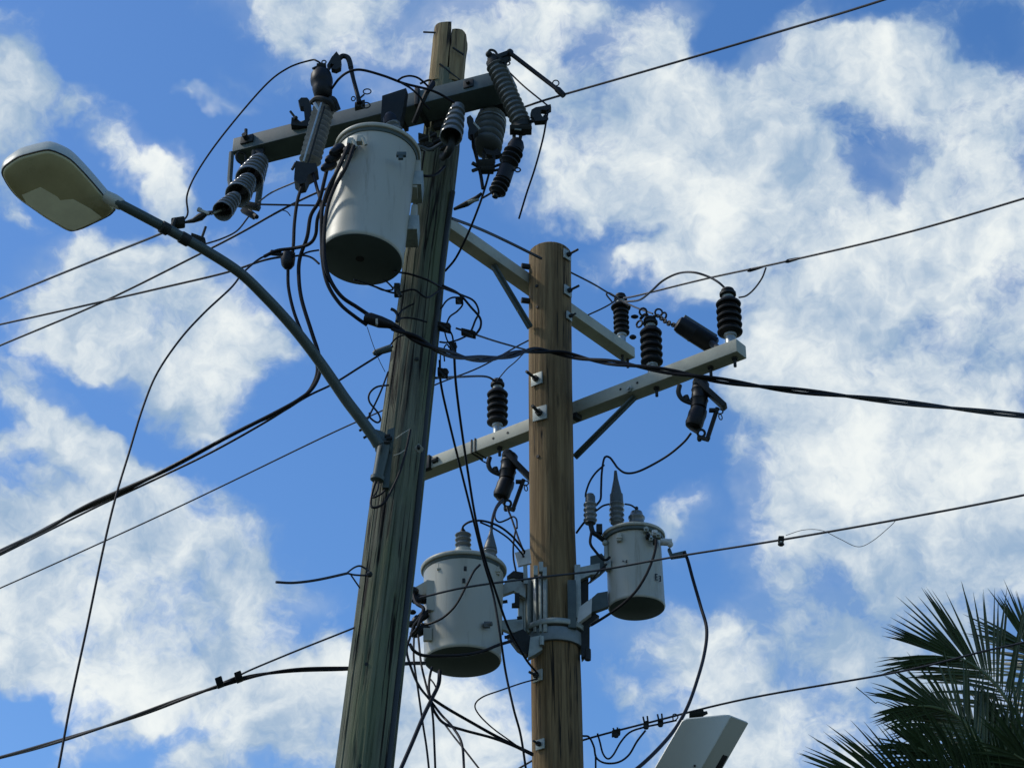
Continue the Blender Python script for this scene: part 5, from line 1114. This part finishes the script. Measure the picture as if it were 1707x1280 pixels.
wire('jumper_wire', 'thin wire from the lowest connector to the left post insulator top', W, [(726, 630, 10.3), (745, 629, 10.6), (770, 628, 11.6), (800, 627, 12.4), (815, 629, 12.6), (826, 636, 12.68)], 1.9, 'cable')
wire('wire_tail', 'fine wire tail leaning up from the top of the left post insulator', W, [(829, 634, 12.68), (845, 615, 12.6), (858, 604, 12.6), (872, 590, 12.6)], 1.0, 'bare')
GT = 'thin tie wires right of the front pole'
wire('tie_wire', 'short thin tie from the cluster connector down to the wedge', W, [(741, 552, 10.2), (745, 566, 10.22), (752, 578, 10.25)], 1.3, 'cable', GT)
wire('tie_wire', 'second short tie curving between cluster connector and wedge', W, [(748, 548, 10.2), (754, 560, 10.22), (756, 574, 10.25)], 1.5, 'cable', GT)
wire('tie_wire', 'loose tie running left from the slanted clamp to the pole edge', W, [(776, 561, 10.3), (762, 567, 10.28), (745, 571, 10.25), (733, 570, 10.22)], 1.6, 'cable', GT)
wire('tie_wire', 'small inverted hook of tie wire under the wedge connector', W, [(741, 602, 10.2), (740, 582, 10.22), (745, 574, 10.23), (749, 580, 10.24)], 1.2, 'cable', GT)
wire('tie_wire', 'thin vertical tie between the wedge and the lowest connector', W, [(734, 592, 10.2), (734, 612, 10.2)], 1.2, 'cable', GT)
wire('tie_wire', 'hairline wire drifting down the left side of the front pole', W, [(612, 545, 9.9), (622, 575, 9.9), (632, 600, 9.92), (642, 620, 9.93)], .6, 'bare', GT)
wire('tie_wire', 'small wire loop on the left edge of the front pole above the lamp foot', W, [(648, 642, 9.93), (628, 645, 9.9), (616, 656, 9.9), (616, 670, 9.9), (630, 688, 9.9), (634, 700, 9.9), (628, 704, 9.9), (617, 696, 9.9), (616, 688, 9.9)], 1.7, 'cable', GT)
wire('tie_wire', 'straight lead leaning beside the small loop above the lamp foot', W, [(647, 620, 9.93), (635, 652, 9.9), (622, 680, 9.9), (613, 698, 9.9)], 1.6, 'cable', GT)
# lamp feed loop
wire('lamp_lead', 'black lead looping down from the lamp foot and up across the pole face', 'cable', [(626, 803, 9.9), (621, 820, 9.86), (618, 840, 9.84), (624, 846, 9.83), (640, 838, 9.83), (655, 812, 9.83), (668, 782, 9.83), (678, 745, 9.83), (684, 716, 9.84)], 2.2, 'cable')
wire('lamp_lead', 'short black lead under the lamp drop tube', 'cable', [(631, 803, 9.9), (629, 817, 9.86), (622, 829, 9.84), (634, 824, 9.83), (642, 817, 9.83)], 1.7, 'cable')
wire('tie_wire', 'pale wire slanting across the pole face right of the lamp foot', W, [(660, 731, 9.87), (671, 723, 9.86), (684, 715, 9.86)], 1.0, 'zinc', GT)
wire('tie_wire', 'lower pale wire slanting from lamp plate to diamond washer', W, [(656, 760, 9.88), (668, 755, 9.87), (680, 746, 9.87)], 1.0, 'zinc', GT)
# --- long pair descending between the poles
GD = 'two long wires descending between the poles'
wire('down_wire', 'left one of two long wires descending between the poles past the wide rear can', W, [(733, 600, 10.25), (735, 640, 10.3), (748, 700, 10.5), (770, 790, 10.9), (790, 870, 11.1), (806, 935, 11.2), (822, 990, 11.3), (834, 1060, 11.3), (843, 1120, 11.4), (856, 1180, 11.4), (868, 1225, 11.45), (878, 1290, 11.5)], 2.0, 'cable', GD)
wire('down_wire', 'right one of two long wires descending between the poles to the cluster mount', W, [(757, 590, 10.25), (760, 640, 10.3), (768, 705, 10.5), (779, 780, 10.9), (792, 860, 11.1), (808, 930, 11.2), (826, 985, 11.4), (846, 1042, 11.6), (866, 1080, 11.75), (880, 1103, 11.85), (896, 1122, 12.0)], 2.1, 'cable', GD)
# --- rear left cutout and bushing leads
GB = 'leads round the wide rear can'
wire('lead', 'lead arching from the ribbed bushing of the wide can to the pale bracket plate', 'cable', [(771, 884, 11.9), (773, 876, 11.88), (785, 869, 11.85), (805, 868, 11.85), (830, 876, 11.88), (850, 890, 11.9), (864, 905, 11.95), (875, 920, 12.0)], 1.9, 'cable', GB)
wire('lead', 'second arching lead just below the first above the wide can', 'cable', [(800, 870, 11.86), (822, 880, 11.88), (845, 895, 11.9), (858, 908, 11.92), (872, 925, 12.0)], 1.6, 'cable', GB)
wire('lead', 'lead climbing from the pointed bushing guard to the left hanging cutout', 'cable', [(819, 884, 11.85), (821, 865, 11.9), (826, 848, 12.1), (832, 838, 12.4), (838, 832, 12.6)], 2.4, 'cable', GB)
wire('lead', 'looping thin lead below the left hanging cutout', 'cable', [(838, 835, 12.6), (828, 848, 12.5), (825, 862, 12.4), (832, 870, 12.4), (845, 866, 12.4), (855, 861, 12.4), (861, 866, 12.3), (862, 880, 12.2)], 1.5, 'cable', GB)
wire('lead', 'straight lead from the left hanging cutout down to the pale bracket plate', 'cable', [(845, 845, 12.6), (852, 862, 12.5), (860, 885, 12.3), (866, 902, 12.1), (874, 922, 12.0)], 1.8, 'cable', GB)
wire('lead', 'thin lead dropping beside the rear pole to the mount', 'cable', [(860, 880, 12.2), (856, 905, 12.1), (856, 930, 12.1), (860, 952, 12.1)], 1.6, 'cable', GB)
wire('lead', 'curved lead drooping across the face of the wide can', 'cable', [(800, 941, 11.65), (790, 952, 11.62), (778, 975, 11.6), (760, 1008, 11.6), (740, 1028, 11.62), (720, 1038, 11.65), (706, 1040, 11.7), (696, 1034, 11.75)], 2.0, 'cable', GB)
wire('lead', 'thick lead running under the wide can to the steel saddle', 'cable', [(683, 1073, 11.5), (690, 1084, 11.5), (706, 1092, 11.55), (740, 1093, 11.55), (775, 1091, 11.6), (805, 1085, 11.65), (830, 1075, 11.7), (860, 1066, 11.85)], 2.8, 'cable', GB)
GN = 'black leads bunched under the wide rear can'
bun = [
 ('leftmost black lead of the bunch under the wide can', [(684, 1060, 11.5), (678, 1085, 11.5), (688, 1120, 11.5), (700, 1145, 11.5), (716, 1165, 11.5), (735, 1190, 11.5), (755, 1212, 11.4), (770, 1240, 11.3), (774, 1290, 11.2)], 2.2),
 ('thin black lead falling nearly straight to the bottom edge beside the front pole', [(690, 1062, 11.6), (690, 1100, 11.55), (697, 1150, 11.5), (704, 1200, 11.5), (711, 1245, 11.5), (716, 1290, 11.5)], 1.8),
 ('black lead from the low voltage bushing through the crossing point', [(697, 1058, 11.7), (702, 1105, 11.6), (710, 1140, 11.55), (718, 1170, 11.5), (722, 1200, 11.5), (724, 1240, 11.5), (726, 1290, 11.5)], 1.9),
 ('heavy black lead crossing down left to the bottom edge', [(733, 1118, 11.75), (731, 1140, 11.65), (720, 1164, 11.5), (705, 1195, 11.3), (686, 1240, 11.1), (664, 1290, 10.9)], 3.6),
 ('black lead beside the heavy one just under the can', [(720, 1112, 11.75), (716, 1130, 11.65), (715, 1150, 11.6), (718, 1165, 11.5)], 2.2),
 ('short thin loop of lead under the can', [(718, 1132, 11.7), (724, 1140, 11.65), (727, 1150, 11.6), (720, 1165, 11.5)], 1.4),
 ('black lead from the crossing point right to the foot of the rear pole', [(719, 1163, 11.5), (745, 1180, 11.6), (785, 1203, 11.75), (830, 1228, 11.9), (888, 1256, 12.05)], 2.6),
 ('lower black lead sweeping from the crossing point to the rear pole', [(716, 1168, 11.5), (727, 1190, 11.55), (742, 1206, 11.6), (775, 1217, 11.7), (820, 1229, 11.85), (855, 1242, 11.95), (888, 1258, 12.05)], 2.4),
 ('thin lead falling right of the crossing point to the bottom edge', [(738, 1202, 11.6), (755, 1225, 11.5), (775, 1250, 11.4), (806, 1290, 11.3)], 1.6),
 ('thin pale loop springing from the rear pole and bending back to it', [(896, 1131, 12.0), (870, 1138, 11.95), (835, 1150, 11.8), (805, 1161, 11.7), (792, 1174, 11.7), (798, 1190, 11.7), (820, 1212, 11.8), (850, 1234, 11.9), (880, 1255, 12.0)], 1.3),
 ('short black lead jutting left from the bottom of the wide can', [(672, 1106, 11.4), (690, 1105, 11.6), (708, 1105, 11.75)], 3.2),
]
for lab, pts, r in bun: wire('lead', lab, 'cable', pts, r, 'cable', GN)
t = thing('lead_bundle_clamp', 'dark lumpy clamp where the leads leave the left side of the wide can', 'clamp', at(690, 1000, 11.8))
for x, y, r in ((688, 985, 9), (694, 1000, 8), (686, 1040, 7), (692, 1056, 8), (688, 1020, 5)):
    MB().ball(at(x, y, 11.8), r*k*1.2, 10, (1.1, .8, .8)).build('clamp_body', M['polymer'], t)
wire('lead', 'black lead snaking down the left side of the wide can', 'cable', [(688, 988, 11.78), (694, 1005, 11.75), (706, 1014, 11.72), (700, 1030, 11.72), (690, 1044, 11.75), (686, 1060, 11.75)], 3.2, 'cable', GB)
wire('lead', 'second black lead crossing over on the left side of the wide can', 'cable', [(712, 1018, 11.74), (702, 1030, 11.7), (696, 1046, 11.7), (688, 1056, 11.75)], 2.6, 'cable', GB)
# --- right can leads
GR = 'leads round the narrow rear can'
wire('lead', 'lead sagging from the right hanging cutout to the pointed bushing of the narrow can', 'cable', [(1152, 722, 11.75), (1140, 737, 11.8), (1115, 758, 11.9), (1085, 776, 12.0), (1060, 787, 12.1), (1042, 788, 12.1), (1030, 780, 12.13), (1024, 772, 12.15), (1017, 763, 12.15), (1010, 761, 12.15), (1006, 768, 12.12), (1003, 790, 12.1), (1002, 815, 12.08), (1001, 832, 12.07), (994, 842, 12.05)], 1.9, 'cable', GR)
wire('lead', 'thin lead arching from the pointed bushing left to the small arrester', 'cable', [(1007, 775, 12.12), (993, 788, 12.1), (983, 803, 12.08), (977, 820, 12.05), (976, 828, 12.05)], 1.7, 'cable', GR)
wire('lead', 'short lead from small arrester to the ribbed bushing', 'cable', [(994, 851, 12.03), (1005, 843, 12.03), (1016, 840, 12.03)], 1.7, 'cable', GR)
wire('lead', 'small arched lead from the ribbed bushing to the low dome bushing', 'cable', [(1042, 840, 12.05), (1052, 842, 12.08), (1061, 848, 12.12)], 1.5, 'cable', GR)
wire('lead', 'short lead from small arrester left to the rear pole edge', 'cable', [(976, 868, 12.05), (968, 878, 12.1), (961, 888, 12.15)], 1.9, 'cable', GR)
wire('lead', 'black lead running from the front terminals diagonally over the narrow can to the mount', 'cable', [(1094, 898, 11.9), (1093, 912, 11.9), (1088, 932, 11.9), (1076, 960, 11.9), (1060, 985, 11.92), (1040, 1005, 11.95), (1020, 1020, 12.0), (1000, 1033, 12.05), (985, 1042, 12.08)], 2.3, 'cable', GR)
wire('lead', 'ground lead curling from the arrester foot to the side clamp of the narrow can', 'cable', [(986, 886, 12.03), (984, 905, 12.02), (992, 918, 12.02), (1003, 930, 12.02), (1010, 933, 12.02), (1017, 928, 12.02)], 2.4, 'cable', GR)
wire('lead', 'thin lead from side clamp down to the upper mount arm', 'cable', [(1012, 940, 12.03), (998, 952, 12.03), (985, 968, 12.03), (980, 973, 12.05)], 1.4, 'cable', GR)
wire('down_wire', 'thick black cable dropping from the hook bracket in a long curve to the bottom edge', 'cable', [(1140, 920, 12.05), (1146, 932, 12.05), (1155, 965, 12.0), (1168, 1010, 11.9), (1178, 1048, 11.8), (1174, 1090, 11.6), (1160, 1140, 11.3), (1145, 1180, 11.1), (1125, 1215, 10.9), (1095, 1250, 10.6), (1060, 1282, 10.4), (1020, 1310, 10.2)], 3.0, 'cable')
wire('jumper_wire', 'wire arching over from the tied insulator to the outer black insulator', W, [(1042, 503, 12.85), (1066, 500, 12.6), (1085, 486, 12.3), (1105, 468, 12.1), (1130, 456, 11.95), (1155, 454, 11.8), (1180, 461, 11.75), (1198, 471, 11.7), (1210, 482, 11.7)], 1.9, 'bare')
wire('jumper_wire', 'thin wire hanging from the span to the outer black insulator', W, [(1277, 446, 11.4), (1270, 464, 11.45), (1257, 482, 11.5), (1244, 493, 11.6), (1232, 496, 11.65)], 1.5, 'bare')
wire('tie_wire', 'small twisted tie above the tied insulator on the upper crossarm', W, [(1020, 503, 12.85), (1011, 491, 12.85), (1017, 489, 12.85), (1034, 500, 12.8), (1048, 510, 12.8)], 1.5, 'bare')
wire('tie_wire', 'black wire curling under the lower crossarm beside its left cutout', W, [(797, 762, 12.6), (804, 768, 12.6), (812, 772, 12.6)], 1.2, 'cable')
for x, y, Y in ((1315, 435, 11.28), (1252, 450, 11.6)):
    t = thing('line_splice', 'thickened splice on the upper right span, ' + ('farther from' if x > 1300 else 'nearer to') + ' the outer black insulator', 'splice', at(x, y, Y), 'splices on the upper right span')
    MB().tube([at(x-6, y+2, Y), at(x-2, y+.5, Y), at(x+12, y-3, Y), at(x+20, y-5, Y)], [2*k, 4*k, 3*k, 1.8*k], 8).build('sleeve', M['dark_steel'], t)
t = thing('line_clamp', 'small dark clamp hanging on the middle right span wire', 'clamp', at(1302, 903, 11.05))
MB().box(at(1302, 899, 11.05), VX, Vector((0, 1, 0)), VU, 5*k, 5*k, 4.5*k, .004).ball(at(1302, 907, 11.05), 5.5*k, 10, (1.1, .8, .7)).build('body', M['dark_steel'], t)
MB().cyl(at(1300, 903, 10.98), at(1304, 903, 10.98), 1.5*k, 6).build('bolt', M['zinc'], t)
wire('wire_tail', 'hair-thin loose strand drooping below the middle right span', W, [(1310, 892, 11.05), (1340, 883, 11.0), (1370, 884, 10.9), (1400, 898, 10.85), (1430, 911, 10.8), (1455, 901, 10.75), (1485, 876, 10.7), (1494, 866, 10.68)], .55, 'bare')
# lower right hardware on the lowest wire
GK = 'clamps along the lowest right wire'
for i, (x, y, lab) in enumerate(((1027, 1221, 'leftmost clamp, tilted, on the lowest right wire near the rear pole'), (1077, 1207, 'two-bolt clamp, second along the lowest right wire'), (1101, 1203, 'two-bolt clamp, third along the lowest right wire'), (1161, 1190, 'long black dead-end clamp on the lowest wire above the grey housing'))):
    t = thing('line_clamp', lab, 'clamp', at(x, y, 12.0), GK)
    if i == 3: MB().box(at(x, y, 12.0), VX+VU*.12, Vector((0, 1, 0)), VU, 13*k, 6*k, 5.5*k, .008).tube([at(x+8, y, 12.), at(x+18, y-3, 12.)], [5*k, 3*k], 8).build('body', M['dark_steel'], t)
    else:
        MB().box(at(x, y, 12.0), VX+VU*.25, Vector((0, 1, 0)), VU, (8 if i == 0 else 5)*k, 5*k, 5.5*k, .006).ball(at(x, y+4, 12.0), 5.5*k, 8).build('body', M['dark_steel'], t)
        MB().cyl(at(x-3, y-4, 11.97), at(x-5, y-13 if i else y-8, 11.97), 1.6*k, 6).cyl(at(x+3, y-5, 11.97), at(x+2, y-14 if i else y-9, 11.97), 1.6*k, 6).build('bolts', M['dark_steel'], t)
MBt = wire('eye_tail', 'tiny wire ring riding on the lowest right wire', 'ring', [(1122, 1200, 12), (1122, 1191, 12), (1127, 1190, 12), (1130, 1195, 12), (1126, 1200, 12)], 1.1, 'bare')
GQ = 'thin leads looping under the lowest right wire'
wire('lead', 'thin upper loop under the lowest right wire, right of the rear pole', 'cable', [(996, 1222, 12.1), (1000, 1236, 12.1), (1005, 1255, 12.05), (1013, 1264, 12.05), (1022, 1258, 12.0), (1035, 1236, 12.0), (1050, 1220, 12.0), (1072, 1212, 12.0), (1100, 1206, 12), (1128, 1200, 12)], 1.6, 'cable', GQ)
wire('lead', 'lower deeper loop under the lowest right wire, right of the rear pole', 'cable', [(972, 1226, 12.2), (982, 1228, 12.15), (990, 1244, 12.1), (994, 1262, 12.1), (1008, 1271, 12.05), (1030, 1270, 12.0), (1048, 1258, 12.0), (1062, 1235, 12.0), (1076, 1217, 12.0)], 1.7, 'cable', GQ)
wire('lead', 'thin lead dropping from the loops to the bottom edge beside the rear pole', 'cable', [(993, 1258, 12.1), (993, 1270, 12.1), (993, 1295, 12.1)], 1.6, 'cable', GQ)
# ================================================================== palm
def leaflet(mb, p, d, nrm, L_, w, droop, nseg=5):
    side = d.cross(nrm).normalized(); vs = []; q = p.copy(); dd = d.copy()
    prof = [.35, .85, 1.0, .8, .45, .04]
    for i in range(nseg+1):
        ww = w*prof[i]; vs += [q-side*ww-nrm*ww*.25, q+nrm*ww*.18, q+side*ww-nrm*ww*.25]
        q = q+dd*(L_/nseg); dd = (dd+Vector((0, 0, -droop/nseg))).normalized()
    fs = []
    for i in range(nseg):
        for j in (0, 1): fs.append((i*3+j, i*3+j+1, (i+1)*3+j+1, (i+1)*3+j))
    mb.add(vs, fs)
def frond(parent, pts, nl, Lmax, side, wid=.0098, start=.12, droop=.22, spread=55, seed=0, nseg=5, tipfan=True):
    rnd = random.Random(seed); cr = catmull(pts, 12); n = len(cr)
    k = MB().tube(cr, [.016*(1-.8*i/n)+.003 for i in range(n)], 6); 
    mb = MB()
    for i in range(nl):
        f = start+(1-start)*(i/(nl-1))
        x = f*(n-1); j = min(n-2, int(x)); p = cr[j].lerp(cr[j+1], x-j); T = (cr[j+1]-cr[j]).normalized()
        S = (side-T*side.dot(T)).normalized(); Nn = T.cross(S).normalized()
        L_ = Lmax*(math.sin(math.pi*min(1, .18+.62*f))**.7)*rnd.uniform(.85, 1.08)
        ang = R(spread-(spread-14)*max(0, (f-.35)/.65)**1.1)+rnd.uniform(-.08, .08)
        for sg_ in (-1, 1):
            if rnd.random() < .03: continue
            d = (T*math.cos(ang)+S*sg_*math.sin(ang)+Nn*rnd.uniform(.02, .30)).normalized()
            leaflet(mb, p, d, Nn, L_*rnd.uniform(.9, 1.05), wid*rnd.uniform(.8, 1.15), droop*rnd.uniform(.5, 1.6), nseg)
    o = mb.build('frond', M['leaf'], parent, sharp=180); k.build('stalk', M['rachis'], o)
    return o
Yp = 12.6
crown = at(1850, 1425, Yp)
palm = thing('palm_tree', 'dark feathery palm whose long fronds fan out at the lower right corner', 'palm', Vector((crown.x+.1, Yp, 0)))
pb_ = palm.location
tp = [Vector((pb_.x+.05*math.sin(i*.7), Yp, i*(crown.z-.1)/12)) for i in range(13)]
tr = MB(); cr = catmull(tp, 6); tr.tube(cr, [.20+.02*((i*3) % 4)/4-.03*i/len(cr) for i in range(len(cr))], 18).build('trunk', M['trunk'], palm)
def C(x, y, Y=Yp): return at(x, y+16, Y)
sU = lambda x, y: (VX*x+VU*y+Vector((0, -.15, 0))).normalized()
sd0 = 100
specs = [
 ([crown, C(1775, 1270), C(1707, 1190), C(1656, 1120), C(1612, 1086), C(1578, 1078)], 46, .56, sU(.55, .85)),
 ([crown, C(1760, 1340), C(1690, 1280), C(1645, 1232), C(1600, 1180), C(1560, 1163), C(1530, 1160)], 44, .40, sU(.6, .8)),
 ([crown, C(1700, 1370, 12.2), C(1600, 1330, 12.0), C(1500, 1300, 11.9), C(1430, 1285, 11.9)], 44, .50, sU(.25, .97)),
 ([crown, C(1740, 1330, 12.3), C(1650, 1290, 12.1), C(1580, 1255, 12.0), C(1530, 1230, 11.9)], 38, .42, sU(.4, .9)),
 ([crown, C(1810, 1240, 12.8), C(1760, 1130, 12.9), C(1730, 1080, 13.0), C(1712, 1060, 13)], 36, .52, sU(.9, .4)),
 ([crown, C(1720, 1300, 13.0), C(1640, 1230, 13.2), C(1590, 1200, 13.3), C(1550, 1190, 13.3)], 34, .42, sU(.5, .85)),
 ([crown, C(1740, 1390, 12.4), C(1640, 1350, 12.1), C(1560, 1340, 12.0), C(1470, 1345, 12.0)], 38, .5, sU(.3, .95)),
 ([crown, C(1760, 1300, 12.6), C(1700, 1235, 12.6), C(1660, 1200, 12.6)], 34, .42, sU(.55, .8)),
 ([crown, C(1770, 1350, 12.9), C(1700, 1310, 13.1), C(1630, 1275, 13.2)], 36, .42, sU(.45, .85)),
 ([crown, C(1800, 1270, 13.1), C(1765, 1190, 13.3), C(1735, 1140, 13.4)], 34, .44, sU(.85, .5)),
 ([crown, C(1790, 1330, 12.2), C(1735, 1270, 12.0), C(1690, 1240, 11.9)], 34, .40, sU(.6, .75)),
]
for i, (pts, nl, Lm, S) in enumerate(specs): frond(palm, pts, int(nl*1.4), Lm*1.10, S, seed=i, spread=50)
for i in range(16):        # the rest of the crown, mostly outside the frame
    a_ = 2*math.pi*i/16+.2; el = R(random.uniform(5, 60)); d = Vector((math.cos(a_)*math.cos(el), math.sin(a_)*math.cos(el), math.sin(el)))
    if d.x < -.2 and el < R(70) and d.y < .9: d.x = -d.x
    L_ = random.uniform(1.3, 1.7)
    pts = [crown, crown+d*L_*.4+Vector((0, 0, .08)), crown+d*L_*.75+Vector((0, 0, -.02)), crown+d*L_+Vector((0, 0, -.25))]
    frond(palm, pts, 30, .45, Vector((-d.y, d.x, 0)), seed=40+i, nseg=5)
# thin broken leaf tip
wire('dead_leaf_tip', 'thin bent dry leaf tip sticking out of the palm at the left', 'leaf', [(1427, 1145, 12.0), (1443, 1158, 12.0), (1459, 1171, 12.0), (1464, 1170, 12.0), (1490, 1180, 12.0)], .8, 'leaf')
